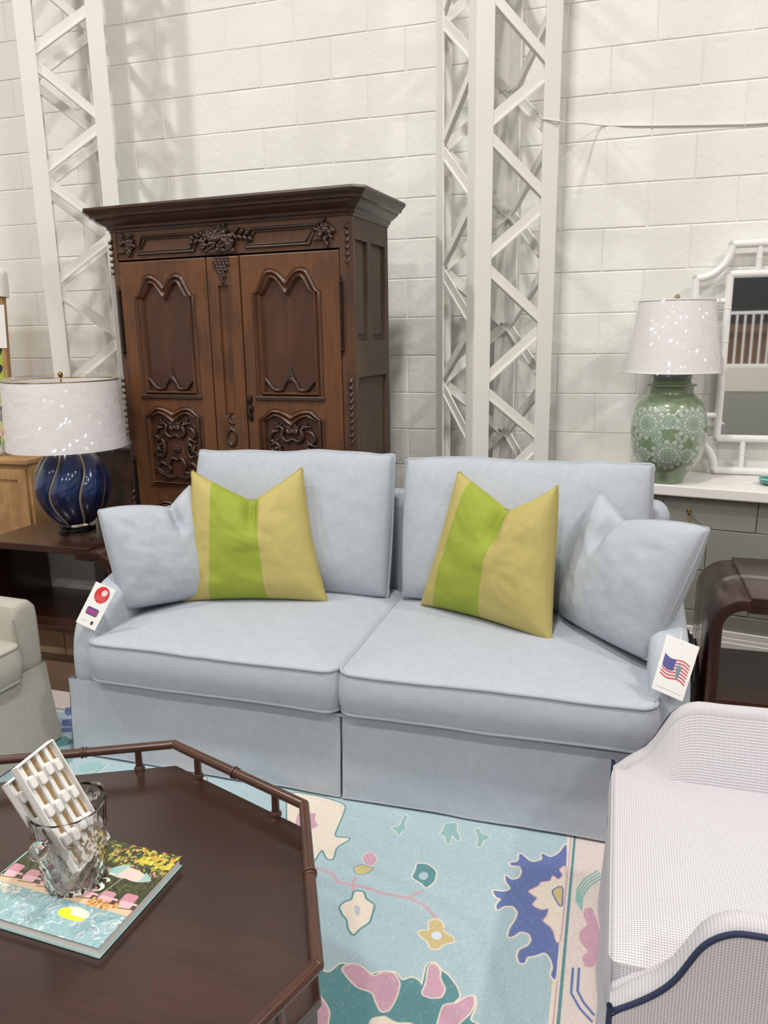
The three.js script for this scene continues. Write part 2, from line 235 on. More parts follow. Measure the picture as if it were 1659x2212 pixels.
// ---------------------------------------------------------------- lattice steel columns
function column(label, x, z, phase) {
  const o = thing('lattice_column', label, 'column', [x, 0, z], 38 * rad, 'white steel lattice columns'); const h = 0.205, w = 0.082, t = 0.009;
  for (const [sx, sz] of [[-1, 1], [1, 1], [1, -1], [-1, -1]]) {
    const a = bx(Math.min(sx * h, sx * (h - w)), Math.max(sx * h, sx * (h - w)), 0, CEIL, Math.min(sz * h, sz * (h - t)), Math.max(sz * h, sz * (h - t)), 0.003, 1);
    const b = bx(Math.min(sx * h, sx * (h - t)), Math.max(sx * h, sx * (h - t)), 0, CEIL, Math.min(sz * (h - t), sz * (h - w)), Math.max(sz * (h - t), sz * (h - w)), 0.003, 1);
    mesh('chord', [a, b], M.steel, o);
  }
  const P = 0.54, i0 = h - t - 0.004, e = h - w * 0.55;
  const faces = [[[-e, i0], [e, i0]], [[-i0, -e], [-i0, e]], [[-e, -i0], [e, -i0]], [[i0, e], [i0, -e]]];   // ends of each face: phase A, phase B
  for (const [A, B] of faces) {
    const len = Math.hypot(B[0] - A[0], B[1] - A[1]), ang = -Math.atan2(B[1] - A[1], B[0] - A[0]);
    for (let y = phase % P - P; y < CEIL; y += P) for (const dn of [true, false]) {
      const ya = y + (dn ? -0.012 : 0.012) + P / 2 * 0, yb = dn ? y - P / 2 + 0.012 : y + P / 2 - 0.012; const lo = Math.min(ya, yb), hi = Math.max(ya, yb); if (lo < 0.03 || hi > CEIL - 0.03) continue;
      const L = Math.hypot(len, yb - ya), g = new THREE.BoxGeometry(L + 0.03, 0.046, 0.008); const g2 = new THREE.BoxGeometry(L + 0.03, 0.007, 0.022); g2.translate(0, -0.02, -0.011 * 0);
      const m = mesh('brace', [boxUV(g), boxUV(g2)], M.steel, o); m.position.set((A[0] + B[0]) / 2, (ya + yb) / 2, (A[1] + B[1]) / 2); m.rotation.order = 'YXZ'; m.rotation.y = ang; m.rotation.z = Math.atan2(yb - ya, len);
    }
  }
  mesh('base_plate', [bx(-0.212, 0.212, 0, 0.02, -0.212, 0.212, 0.004)], M.steel, o);
  return o;
}
column('white steel lattice column on the left behind the armoire and drum shade lamp', -2.84, 0.362, 2.32);
column('white steel lattice column between the armoire and the green lamp', -0.586, 0.332, 2.35);
tag(mesh('cable', [tube([V(-0.375, 2.405, 0.428), V(-0.34, 2.403, 0.406), V(-0.30, 2.4, 0.378), V(-0.263, 2.413, 0.28), V(-0.209, 2.438, 0.15), V(-0.131, 2.455, 0.011), V(0.0, 2.443, 0.009), V(0.181, 2.428, 0.009), V(0.4, 2.413, 0.009), V(0.591, 2.404, 0.009), V(1.1, 2.40, 0.009), V(1.6, 2.40, 0.009)], 0.004, 100, 6)], M.whiteCord), 'thin white cable strung from the column along the block wall', 'cable');

// ---------------------------------------------------------------- sofa
const sofa = thing('sofa', 'pale blue slipcovered two-cushion sofa with skirt', 'sofa', [-0.8, 0.004, 1.46]);
{
  const SX = -0.8, SZ = 1.46, g = (a) => a.map(k => k.translate(-SX, 0, -SZ));
  const L = -1.855, R = 0.25, F = 1.965, B = 0.965, wv = fbm(301, 5, 3);
  mesh('frame', g([bx(L + 0.03, R - 0.03, 0.06, 0.315, B + 0.02, F - 0.03, 0.02), bx(L + 0.03, R - 0.03, 0.3, 0.86, B, B + 0.17, 0.06, 5)]), M.sofa, sofa);
  // slope arms
  const prof = [[0.49, 0.285], [0.485, 0.40], [0.455, 0.49], [0.39, 0.555], [0.28, 0.605], [0.1, 0.64], [-0.2, 0.68], [-0.46, 0.72], [-0.48, 0.70], [-0.48, 0.285]];
  const spl = new THREE.CatmullRomCurve3(prof.slice(0, 8).map(p => V(p[0], p[1], 0))).getPoints(40).map(p => [p.x, p.y]).concat(prof.slice(8));
  for (const [x0, x1] of [[L, -1.725], [0.135, R]]) {
    const a = extr(spl.map(([z, y]) => [z, y]), x1 - x0, 0.034, [], 5); a.rotateY(-Math.PI / 2); a.translate(x1, 0, SZ);   // (z,y) profile swept along x
    mesh('arm', g([boxUV(smooth(a, 0.9))]), M.sofa, sofa);
  }
  // skirt: two front panels parted by a pleat, two sides, a back
  const skirt = (name, A, Bp, nx, nz_, seed) => {
    const wob = fbm(seed, 5, 3), n = 40, len = Math.hypot(Bp[0] - A[0], Bp[1] - A[1]);
    const f = off => (u, v) => { const fl = (1 - v) * 0.018 + 0.012 * (wob(u * 0.9, 0.3) - 0.5) * (1 - v) ** 1.3 + 0.006 * (wob(u, v) - 0.5) + off; return V(lerp(A[0], Bp[0], u) + nx * fl, lerp(0.008 + 0.006 * wob(u, 0.7), 0.298, v), lerp(A[1], Bp[1], u) + nz_ * fl); };
    const uvf = (u, v) => [u * len, v * 0.3]; const gs = [grid(n, 12, f(0), uvf), grid(n, 12, f(-0.006), uvf)];
    const hem = tube(Array.from({ length: 21 }, (_, i) => f(-0.002)(i / 20, 0)), 0.004, 40, 6);
    mesh(name, g([...gs, hem]), M.sofa, sofa);
  };
  skirt('skirt_panel', [L, F], [-0.806, F], 0, 1, 311); skirt('skirt_panel', [-0.797, F], [R, F], 0, 1, 317);
  skirt('skirt_panel', [L, B], [L, F], -1, 0, 321); skirt('skirt_panel', [R, F], [R, B], 1, 0, 327); skirt('skirt_panel', [R, B], [L, B], 0, -1, 331);
  mesh('pleat_backing', g([bx(-0.95, -0.65, 0.01, 0.29, F - 0.022, F - 0.014)]), M.sofa, sofa);
  mesh('skirt_welt', g([poly([V(L - 0.004, 0.3, B), V(L - 0.004, 0.3, F + 0.004), V(R + 0.004, 0.3, F + 0.004), V(R + 0.004, 0.3, B)], 0.006)]), M.sofa, sofa);
  // seat cushions
  const wav = (x, z) => 0.016 * (wv(x * 0.37 + 5, z * 0.21 + 2) - 0.5) + 0.010 * (wv(x * 0.9, z * 0.4) - 0.5);
  for (const [x0, x1] of [[-1.738, -0.805], [-0.798, 0.158]]) {
    const c = boxCushion(rrect(x0, x1, 1.19, 2.0, 0.045), 0.325, 0.462, 0.042, 0.014, wav);
    const m = mesh('seat_cushion', g(c.body), M.sofa, sofa);
    mesh('piping', g([tube(c.w1, 0.0065, 160, 6, true)]), M.sofa, m); mesh('piping', g([tube(c.w0, 0.0065, 160, 6, true)]), M.sofa, m);
  }
  // loose back cushions
  for (const [x0, x1, s, d1, d2] of [[-1.72, -0.822, 341, 0, 0.0], [-0.795, 0.155, 347, 0.0, -0.005]]) {
    const p = pillow({ bl: V(x0 + 0.01, 0.47, 1.30), br: V(x1 - 0.005, 0.46, 1.30), tr: V(x1, 1.038 + d2, 1.19), tl: V(x0, 1.03 + d1, 1.19), T: 0.29, pw: 0.31, bow: 0.018, bowTop: 0.035, seed: s, wr: 0.014, belly: 0.35, round: 0.06, wv: 0.09 });
    const m = mesh('back_cushion', g([p.front, p.back]), M.sofa, sofa); mesh('piping', g([tube(p.seam, 0.006, 200, 6, true)]), M.sofa, m);
  }
}

// ---------------------------------------------------------------- throw pillows
function throwPillow(name, label, o, center, bands, mats) {
  const t = thing(name, label, 'pillow', center); const sh = V(-center[0], -center[1], -center[2]); for (const k of ['bl', 'br', 'tr', 'tl']) o[k].add(sh);
  const p = pillow({ ...o, splits: bands ? bands : [] });
  if (!bands) { mesh('cover', [p.front, p.back], mats[0], t); mesh('piping', [tube(p.seam, 0.0035, 200, 6, true)], mats[0], t); }
  else { mesh('side_panel', [p.cut(p.front, 0, bands[0])], mats[0], t); mesh('center_band', [p.cut(p.front, bands[0], bands[1])], mats[1], t).userData.label = 'lime green velvet band'; mesh('side_panel', [p.cut(p.front, bands[1], 1)], mats[0], t); mesh('back_panel', [p.back], mats[0], t); mesh('seam', [tube(p.seam, 0.0022, 200, 6, true)], mats[0], t); }
  return t;
}
throwPillow('throw_pillow', 'gold pillow with lime centre band leaning on the left back cushion', { bl: V(-1.585, 0.492, 1.605), br: V(-1.03, 0.492, 1.468), tr: V(-1.165, 1.0, 1.352), tl: V(-1.592, 0.99, 1.462), T: 0.2, pw: 0.4, bow: 0.06, bowTop: 0.02, chop: { u: 0.53, d: 0.235, p: 1.0 }, seed: 401, wr: 0.02 }, [-1.3, 0.49, 1.53], [0.2, 0.6], [M.gold, M.lime]);
throwPillow('throw_pillow', 'gold pillow with lime centre band leaning on the right back cushion', { bl: V(-0.676, 0.492, 1.40), br: V(-0.163, 0.492, 1.645), tr: V(-0.172, 1.0, 1.50), tl: V(-0.55, 1.0, 1.315), T: 0.2, pw: 0.4, bow: 0.06, bowTop: 0.02, chop: { u: 0.47, d: 0.21, p: 1.0 }, sh: 0.1, seed: 409, wr: 0.02 }, [-0.42, 0.49, 1.5], [0.13, 0.52], [M.gold, M.lime]);
throwPillow('throw_pillow', 'plain pale blue pillow against the left sofa arm', { bl: V(-1.742, 0.495, 1.785), br: V(-1.455, 0.495, 1.505), tr: V(-1.60, 0.95, 1.44), tl: V(-1.865, 0.885, 1.725), T: 0.205, pw: 0.4, bow: 0.06, bowTop: 0.0, chop: { u: 0.72, d: 0.17, p: 1.1 }, seed: 419, wr: 0.02, round: 0.16 }, [-1.63, 0.49, 1.62], null, [M.sofa]);
throwPillow('throw_pillow', 'plain pale blue pillow against the right sofa arm', { bl: V(-0.172, 0.495, 1.42), br: V(0.14, 0.49, 1.765), tr: V(0.305, 0.945, 1.73), tl: V(-0.045, 0.972, 1.35), T: 0.215, pw: 0.4, bow: 0.06, bowTop: 0.0, chop: { u: 0.3, d: 0.17, p: 1.1 }, seed: 421, wr: 0.02, round: 0.16 }, [0.05, 0.49, 1.6], null, [M.sofa]);

// ---------------------------------------------------------------- paper tags on the sofa arms
function hangTag(label, tl, tr, br, bl, draw, knot) {
  const n = tr.clone().sub(tl).cross(bl.clone().sub(tl)).normalize().negate(); const t = thing('price_tag', label, 'tag', [tl.x, bl.y, tl.z]); const s = V(-tl.x, -bl.y, -tl.z); const [a, b, c, d] = [tl, tr, br, bl].map(p => p.clone().add(s));
  const q = (k, flip) => { const g = new THREE.BufferGeometry(); const P = [a, b, c, d].map(p => p.clone().addScaledVector(n, k)); const T = [[0, 1], [1, 1], [1, 0], [0, 0]]; const id = [0, 3, 2, 0, 2, 1]; g.setAttribute('position', new THREE.Float32BufferAttribute(id.flatMap(i => [P[i].x, P[i].y, P[i].z]), 3)); g.setAttribute('uv', new THREE.Float32BufferAttribute(id.flatMap(i => T[i]), 2)); g.computeVertexNormals(); return g; };
  const cardPts = [a, b, c, d]; const edges = []; for (let i = 0; i < 4; i++) edges.push(rod(cardPts[i], cardPts[(i + 1) % 4], 0.0009, 0.0009, 6));
  mesh('card', [q(-0.0008), ...edges], M.paper, t); mesh('print', [q(0.0009)], std({ map: canvasTex(384, 600, draw), roughness: 0.6 }), t);
  const m = a.clone().lerp(b, 0.5).lerp(d, 0.08); const kn = knot.clone().add(s); mesh('string', [tube([m, m.clone().lerp(kn, 0.5).add(V(0, 0.012, 0.006)), kn], 0.0008, 20, 5)], M.whiteCord, t);
}
hangTag('white paper tag with a flag picture on the right sofa arm', V(0.1735, 0.658, 1.905), V(0.2615, 0.627, 1.902), V(0.222, 0.485, 1.962), V(0.139, 0.515, 1.962), (x, w, h) => {
  x.fillStyle = '#f6f5f4'; x.fillRect(0, 0, w, h);
  x.save(); x.translate(40, 200); x.transform(1.15, 0.14, 0, 1.2, 0, 0);
  for (let i = 0; i < 13; i++) { x.strokeStyle = i % 2 ? '#f1e7e6' : '#d0626a'; x.lineWidth = 15; x.beginPath(); for (let k = 0; k <= 30; k++) { const px = k * 9, py = i * 14 + 16 * Math.sin(k / 30 * 6.3); k ? x.lineTo(px, py) : x.moveTo(px, py); } x.stroke(); }
  x.fillStyle = '#4a4f94'; x.beginPath(); for (let k = 0; k <= 14; k++) { const px = k * 9; x.lineTo(px, -8 + 16 * Math.sin(k / 30 * 6.3)); } for (let k = 14; k >= 0; k--) x.lineTo(k * 9, 98 + 16 * Math.sin(k / 30 * 6.3)); x.fill();
  x.fillStyle = '#d9d8ea'; for (let r = 0; r < 5; r++) for (let c = 0; c < 6; c++) { x.beginPath(); x.arc(14 + c * 20, 14 + r * 18 + 12 * Math.sin(c / 10 * 4), 3, 0, 7); x.fill(); }
  x.fillStyle = '#6f9aa6'; x.beginPath(); x.moveTo(165, 150); x.lineTo(150, 70); x.lineTo(140, 20); x.lineTo(160, 50); x.lineTo(172, 0); x.lineTo(180, 50); x.lineTo(205, 20); x.lineTo(192, 80); x.lineTo(190, 160); x.fill(); x.restore();
  x.fillStyle = '#55555a'; x.fillRect(190, 24, 3, 26); x.fillStyle = '#8b8b90'; for (let i = 0; i < 34; i++) x.fillRect(34 + i * 9.4, 548 + (i % 3), 6, 7);
}, V(0.215, 0.64, 1.82));
hangTag('white paper tag with red circle and purple label on the left sofa arm', V(-1.74, 0.66, 1.905), V(-1.662, 0.633, 1.905), V(-1.728, 0.495, 1.955), V(-1.803, 0.521, 1.955), (x, w, h) => {
  x.fillStyle = '#f6f4f3'; x.fillRect(0, 0, w, h); x.fillStyle = '#d8343a'; x.beginPath(); x.ellipse(205, 130, 130, 118, 0, 0, 7); x.fill();
  x.fillStyle = '#f3d9d8'; x.beginPath(); x.ellipse(235, 95, 52, 44, -0.4, 0, 7); x.fill(); x.strokeStyle = '#ef8f90'; x.lineWidth = 5; for (let i = 0; i < 4; i++) { x.beginPath(); x.moveTo(120, 150 + i * 20); x.lineTo(290, 150 + i * 20); x.stroke(); }
  x.fillStyle = '#6b5a78'; x.beginPath(); x.roundRect(70, 330, 230, 110, 30); x.fill(); x.fillStyle = '#b03c96'; x.fillRect(92, 362, 186, 46); x.fillStyle = '#5a4b70'; for (let i = 0; i < 5; i++) { x.fillRect(98 + i * 36, 338, 22, 10); x.fillRect(98 + i * 36, 418, 22, 10); }
  x.fillStyle = '#3b3a40'; x.fillRect(250, 500, 46, 52); x.fillStyle = '#c9c7c9'; x.fillRect(60, 520, 120, 6); x.fillRect(60, 540, 90, 6);
}, V(-1.77, 0.63, 1.8));

// ---------------------------------------------------------------- armoire
{
  const A = thing('armoire', 'tall carved walnut armoire with moulded cornice behind the sofa', 'armoire', [-2.365, 0, 0.771], -4 * rad);
  const W0 = -0.012, W1 = 1.256, D = -0.45, CXC = 0.62, TOP = 2.0;
  // carcass: posts, top and bottom rails, sides (frame and panels), back
  mesh('back_panel', [bx(W0 + 0.02, W1 - 0.02, 0.08, TOP, D, D + 0.015)], M.walnutDark, A);
  mesh('carcass_interior', [bx(W0 + 0.03, W1 - 0.03, 0.1, TOP - 0.01, D + 0.02, -0.06)], M.walnutDark, A);
  for (const s of [0, 1]) {
    const xm = s ? W1 : W0, pts = s ? [[1.203, 0], [W1 - 0.022, 0], [W1, -0.022], [W1, -0.032], [1.203, -0.032]] : [[0.038, 0], [0.038, -0.032], [W0, -0.032], [W0, -0.022], [W0 + 0.022, 0]];
    const post = extr(pts.map(([a, b]) => [a, -b]), TOP).rotateX(-Math.PI / 2);
    const pm = mesh('corner_post', [boxUV(post)], M.walnut, A);
    const cx = s ? W1 - 0.017 : W0 + 0.017, gs = [];   // carved leaf drops on the chamfered corner
    for (const [y0, y1] of [[1.8, 1.97], [1.02, 1.32], [0.5, 0.75]]) { const n = Math.round((y1 - y0) / 0.03); for (let i = 0; i < n; i++) { const y = y1 - (i + 0.5) * (y1 - y0) / n, r = 0.016 * (1 - 0.5 * i / n); gs.push(taper([V(cx - 0.012, y, 0.0), V(cx, y - 0.008, 0.006), V(cx + 0.008, y + 0.014, -0.006)], t => r * 0.45 * Math.sin(Math.PI * (0.1 + 0.8 * t)) + 0.001, 8, 6)); gs.push(ball(cx, y, -0.006, r * 0.62, 0.8, 1.1, 0.9, 8, 6)); } }
    mesh('post_carving', gs, M.walnutDark, pm);
    // side wall: frame with three recessed panels
    const X = s ? [W1 - 0.03, W1] : [W0, W0 + 0.03]; const zf = -0.032, zb = D;
    const holes = [[-0.052, -0.19, 1.475, 1.905], [-0.235, -0.41, 1.475, 1.905], [-0.06, -0.41, 0.72, 1.315], [-0.06, -0.41, 0.2, 0.62]];
    const fr = extr([[zb, 0.06], [zf, 0.06], [zf, TOP], [zb, TOP]], 0.03, 0.003, holes.map(([a, b, c, d]) => [[b, c], [b, d], [a, d], [a, c]]));
    fr.rotateY(-Math.PI / 2); fr.translate(X[1], 0, 0);
    const side = mesh('side_frame', [boxUV(fr)], M.walnutSide, A);
    for (const [a, b, c, d] of holes) { const xi = s ? X[1] - 0.018 : X[0] + 0.018, q = s ? -1 : 1; mesh('side_panel', [bx(Math.min(xi, xi + q * 0.01), Math.max(xi, xi + q * 0.01), c - 0.005, d + 0.005, b - 0.005, a + 0.005), bx(Math.min(xi - q * 0.006, xi), Math.max(xi - q * 0.006, xi), c + 0.03, d - 0.03, b + 0.03, a - 0.03, 0.003, 1)], M.walnutSide, side); }
  }
  // frieze above the doors
  const fz = mesh('frieze', [bx(0.038, 1.203, 1.868, TOP, -0.05, -0.003, 0.003, 1)], M.walnut, A);
  const framePanel = (x0, x1, y0, y1) => { const o = [[x0, y0], [x1, y0], [x1, y1], [x0, y1]]; const out = []; for (const [k, r, z] of [[0, 0.007, 0.0], [0.011, 0.004, 0.002]]) { const p = o.map(([x, y], i) => V(x + (i === 0 || i === 3 ? k : -k), y + (i < 2 ? k : -k), z)); out.push(poly([...p, p[0]], r, 6)); } return out; };
  mesh('frieze_moulding', framePanel(0.155, 0.505, 1.892, 1.968), M.walnutDark, fz); mesh('frieze_moulding', framePanel(0.745, 1.095, 1.892, 1.968), M.walnutDark, fz);
  const leaf = (x, y, dx, dy, L, r, z = 0.004) => { const a = Math.atan2(dy, dx), k = 0.35 * L, nx = -Math.sin(a), ny = Math.cos(a); return taper([V(x, y, z), V(x + dx * L * 0.45 + nx * k * 0.25, y + dy * L * 0.45 + ny * k * 0.25, z + r * 0.9), V(x + dx * L * 0.85 + nx * k * 0.2, y + dy * L * 0.85 + ny * k * 0.2, z + r * 0.5), V(x + dx * L, y + dy * L, z)], t => r * Math.sin(Math.PI * clamp(0.12 + 0.85 * t)) + 0.0008, 12, 6); };
  { const r = rng(77), gs = []; const c = [CXC - 0.003, 1.93];   // flower basket crest
    for (let i = 0; i < 46; i++) { const a = r() * 6.283, q = Math.sqrt(r()), x = c[0] + q * 0.095 * Math.cos(a), y = c[1] + q * 0.048 * Math.sin(a); gs.push(ball(x, y, 0.008 + 0.016 * (1 - q), 0.009 + 0.006 * r(), 1, 0.9, 0.9, 8, 6)); for (let k = 0; k < 2; k++) { const b = r() * 6.283; gs.push(leaf(x, y, Math.cos(b), Math.sin(b), 0.028, 0.006, 0.008 + 0.012 * (1 - q))); } }
    for (const s of [-1, 1]) for (let i = 0; i < 7; i++) { const t = i / 6; gs.push(leaf(c[0] + s * (0.06 + 0.085 * t), c[1] + 0.024 - 0.018 * t, s * 0.75, i % 2 ? 0.66 : -0.66, 0.042 - 0.014 * t, 0.0075)); gs.push(leaf(c[0] + s * 0.03 * i / 3, c[1] - 0.03, s * 0.3, -1, 0.035, 0.006)); }
    mesh('crest_carving', gs, M.walnutDark, fz);
    for (const s of [-1, 1]) { const g2 = [], x0 = CXC + s * 0.515; for (let i = 0; i < 26; i++) { const x = x0 + (r() - 0.5) * 0.075, y = 1.93 + (r() - 0.5) * 0.07, b = r() * 6.283; g2.push(leaf(x, y, Math.cos(b), Math.sin(b), 0.034, 0.0065)); } for (let i = 0; i < 8; i++) g2.push(ball(x0 + (r() - 0.5) * 0.05, 1.93 + (r() - 0.5) * 0.05, 0.006, 0.008, 1, 1, 0.9, 8, 6)); mesh('corner_carving', g2, M.walnutDark, fz); } }
  // cornice: stepped moulding carried round three sides
  { const ringAt = (o) => { const x0 = W0 - o, x1 = W1 + o, z1 = o, z0 = D, c = 0.025 + o * 0.15; return [[x0, z0], [x1, z0], [x1, z1 - c], [x1 - c, z1], [x0 + c, z1], [x0, z1 - c]]; };
    const pr = [[-0.02, TOP - 0.004], [0.004, TOP - 0.004], [0.006, TOP + 0.006], [0.014, TOP + 0.012], [0.016, TOP + 0.022], [0.03, TOP + 0.03], [0.05, TOP + 0.044], [0.056, TOP + 0.054], [0.07, TOP + 0.058], [0.072, TOP + 0.068], [0.086, TOP + 0.08], [0.092, TOP + 0.09], [0.09, TOP + 0.1], [0.07, TOP + 0.102]]; const p = [];
    for (let k = 0; k + 1 < pr.length; k++) { const a = ringAt(pr[k][0]), b = ringAt(pr[k + 1][0]); for (let i = 0; i < 6; i++) { const j = (i + 1) % 6; const q = [[a[i], pr[k][1]], [a[j], pr[k][1]], [b[j], pr[k + 1][1]], [a[i], pr[k][1]], [b[j], pr[k + 1][1]], [b[i], pr[k + 1][1]]]; for (const [[x, z], y] of q) p.push(x, y, z); } }
    const top = ringAt(0.07), yt = TOP + 0.102; for (let i = 1; i < 5; i++) for (const k of [0, i, i + 1]) p.push(top[k][0], yt, top[k][1]);
    const g = new THREE.BufferGeometry(); g.setAttribute('position', new THREE.Float32BufferAttribute(p, 3)); g.computeVertexNormals(); mesh('cornice', [boxUV(prep(g), true)], M.walnutDark, A); }
  // panel outlines: k = 0 at the frame edge, 1 at the field
  const outline = (c, hw, yb, ys, yh, yc, k, hx = 0.44) => {      // double-arched top with a heart cusp
    const w = hw - 0.044 * k, b = yb + 0.03 * k, s = ys - 0.006 * k, h = yh - 0.045 * k, u = yc - 0.075 * k, x = hx * hw;
    const half = [[w, s], [w * 0.9, s + (h - s) * 0.10], [w * 0.76, s + (h - s) * 0.5], [w * 0.62, s + (h - s) * 0.9], [x, h], [x * 0.62, h - (h - u) * 0.16], [x * 0.3, h - (h - u) * 0.55], [0.002, u]];
    const cr = new THREE.CatmullRomCurve3(half.map(p => V(p[0], p[1], 0)), false, 'centripetal').getPoints(28).map(p => [p.x, p.y]); const o = [[-w, b]]; for (let i = 1; i < 8; i++) o.push([lerp(-w, w, i / 8), b]); o.push([w, b]); for (let i = 1; i < 8; i++) o.push([w, lerp(b, s, i / 8)]); o.push(...cr); o.push(...cr.slice(0, -1).reverse().map(([a, d]) => [-a, d])); for (let i = 7; i >= 1; i--) o.push([-w, lerp(b, s, i / 8)]);
    return o.map(([a, d]) => [a + c, d]);
  };
  const moulding = (f) => { const pr = [[0, 0.0], [0.1, 0.009], [0.25, 0.012], [0.36, 0.003], [0.5, -0.002], [0.62, 0.008], [0.75, 0.013], [0.9, 0.005], [1, -0.012]]; const rows = pr.map(([k, z]) => f(k).map(([x, y]) => V(x, y, z))); const n = rows[0].length; return grid(n, pr.length - 1, (u, v) => rows[Math.round(v * (pr.length - 1))][Math.round(u * n) % n], (u, v, p) => [p.x, p.y]); };
  const field = f => { const s = new THREE.Shape(f(1).map(p => new THREE.Vector2(p[0], p[1]))); const g = new THREE.ShapeGeometry(s); g.translate(0, 0, -0.012); return g; };
  const scrollHalf = (c, y0, y1) => {     // carved C-scrolls of the lower panels, one half; mirrored after
    const Y = t => lerp(y0, y1, t), out = []; const s = 0.13;
    const curves = [[[0.0, 0.74], [0.25, 0.70], [0.42, 0.78], [0.36, 0.9], [0.55, 0.93]], [[0.55, 0.86], [0.78, 0.84], [0.9, 0.72], [0.72, 0.66]], [[0.92, 0.62], [0.62, 0.66], [0.5, 0.5], [0.62, 0.36], [0.9, 0.4]], [[0.85, 0.56], [0.78, 0.47], [0.9, 0.44]], [[0.0, 0.30], [0.2, 0.34], [0.38, 0.22], [0.3, 0.12], [0.48, 0.08]], [[0.5, 0.2], [0.7, 0.26], [0.9, 0.16], [0.7, 0.08]], [[0.0, 0.04], [0.35, 0.0], [0.6, 0.04], [0.92, 0.1]], [[0, 0.86], [0.16, 0.84], [0.2, 0.92]], [[0.45, 0.62], [0.7, 0.56], [0.75, 0.5]]];
    for (const sd of [-1, 1]) curves.forEach((cv, i) => { out.push(taper(cv.map(([a, b], k) => V(c + sd * a * s, Y(b), -0.006 + 0.006 * Math.sin(k / (cv.length - 1) * 3.14))), t => 0.0105 * (0.45 + 0.55 * Math.sin(Math.PI * clamp(0.1 + 0.85 * t))), 22, 7)); const e = cv[cv.length - 1]; out.push(ball(c + sd * e[0] * s, Y(e[1]), -0.004, 0.010, 1, 1, 0.8, 8, 6)); for (let q = 0; q < 3; q++) out.push(leaf(c + sd * e[0] * s, Y(e[1]), Math.cos(q * 1.3 + i) * sd, Math.sin(q * 1.3 + i), 0.026, 0.005, -0.008)); });
    for (let i = 0; i < 8; i++) out.push(ball(c + 0.014 * Math.cos(i * 0.785), Y(0.5) + 0.014 * Math.sin(i * 0.785), -0.005, 0.008, 1, 1, 0.8, 8, 6)); out.push(ball(c, Y(0.5), -0.002, 0.009, 1, 1, 1, 8, 6));
    for (let i = 0; i < 9; i++) out.push(leaf(c, Y(0.9), Math.cos(i * 0.7 + 0.3), Math.sin(i * 0.7 + 0.3), 0.026, 0.006, -0.006));
    return out;
  };
  for (const [x0, x1, c] of [[0.04, 0.53, 0.287], [0.71, 1.2, 0.937]]) {
    const hw = 0.172, up = k => outline(c, hw, 1.222, 1.69, 1.795, 1.748, k), lo = k => outline(c, hw, 0.775, 1.125, 1.172, 1.148, k * 0.8, 0.5), bt = k => outline(c, hw, 0.2, 0.66, 0.70, 0.68, k * 0.7, 0.5);
    const body = extr([[x0, 0.13], [x1, 0.13], [x1, 1.86], [x0, 1.86]], 0.026, 0.004, [up(0), lo(0), bt(0)]); body.translate(0, 0, -0.022);
    const door = mesh('door', [boxUV(body)], M.walnutDoor, A);
    for (const f of [up, lo, bt]) { mesh('panel', [boxUV(field(f))], M.walnutPanel, door); mesh('panel_moulding', [smooth(moulding(f).toNonIndexed(), 0.8)], M.walnut, door); }
    const fl = [];   // fleuron at the foot of the upper panel
    for (const s of [-1, 1]) { fl.push(taper([V(c + s * 0.13, 1.31, -0.009), V(c + s * 0.105, 1.285, -0.004), V(c + s * 0.085, 1.264, -0.004), V(c + s * 0.045, 1.263, -0.004), V(c + s * 0.028, 1.292, -0.004), V(c + s * 0.008, 1.315, -0.006)], () => 0.0085, 24, 7)); }
    for (let r = 0; r < 6; r++) for (let k = 0; k < 6 - r; k++) { const x = c + (k - (5 - r) / 2) * 0.0085, yy = 1.306 + r * 0.0105; fl.push(ball(x, yy, -0.007, 0.0062, 0.9, 1.3, 0.9, 8, 6)); }
    mesh('fleuron', fl, M.walnutDark, door);
    mesh('carved_scrolls', scrollHalf(c, 0.82, 1.112), M.walnutDark, door);
    mesh('panel_foot_moulding', [bx(c - hw - 0.006, c + hw + 0.006, 1.212, 1.234, -0.004, 0.012, 0.006)], M.walnutDark, door);
    if (c > 0.7) { mesh('escutcheon', [taper([V(0.732, 1.115, 0.006), V(0.726, 1.15, 0.008), V(0.733, 1.172, 0.010), V(0.726, 1.2, 0.008), V(0.732, 1.235, 0.006)], t => 0.006 + 0.006 * Math.abs(Math.sin(t * 9.4)), 20, 7)], M.iron, door); }
  }
  for (const [x, a] of [[1.208, 1], [0.032, 1]]) for (const [y0, y1] of [[1.44, 1.725], [0.62, 0.9]]) mesh('hinge', [rod(V(x, y0, 0.008), V(x, y1, 0.008), 0.0065), ball(x, y0, 0.008, 0.009), ball(x, y1, 0.008, 0.009), rod(V(x, y0 - 0.025, 0.008), V(x, y0, 0.008), 0.003), rod(V(x, y1, 0.008), V(x, y1 + 0.025, 0.008), 0.003)], M.iron, A);
  // middle post with recessed strip, drop and ring
  const mp = mesh('middle_post', [boxUV(extr([[0.535, 0.13], [0.705, 0.13], [0.705, 1.86], [0.535, 1.86]], 0.03, 0.005, [[[0.59, 1.14], [0.59, 1.73], [0.645, 1.73], [0.645, 1.14]], [[0.59, 0.3], [0.59, 0.95], [0.645, 0.95], [0.645, 0.3]]]).translate(0, 0, -0.024))], M.walnutDoor, A);
  mesh('post_field', [bx(0.585, 0.65, 0.28, 1.74, -0.02, -0.006)], M.walnutDoor, mp);
  const dr = []; for (let i = 0; i < 8; i++) { const y = 1.852 - i * 0.013, n = 8 - i; for (let k = 0; k < n; k++) { const x = CXC - 0.002 + (k - (n - 1) / 2) * 0.0095; dr.push(ball(x, y, 0.007, 0.0065, 1, 1.2, 0.9, 8, 6)); if (k % 2 === 0) dr.push(leaf(x, y, (k - (n - 1) / 2) * 0.12, -1, 0.024, 0.0055, 0.006)); } }
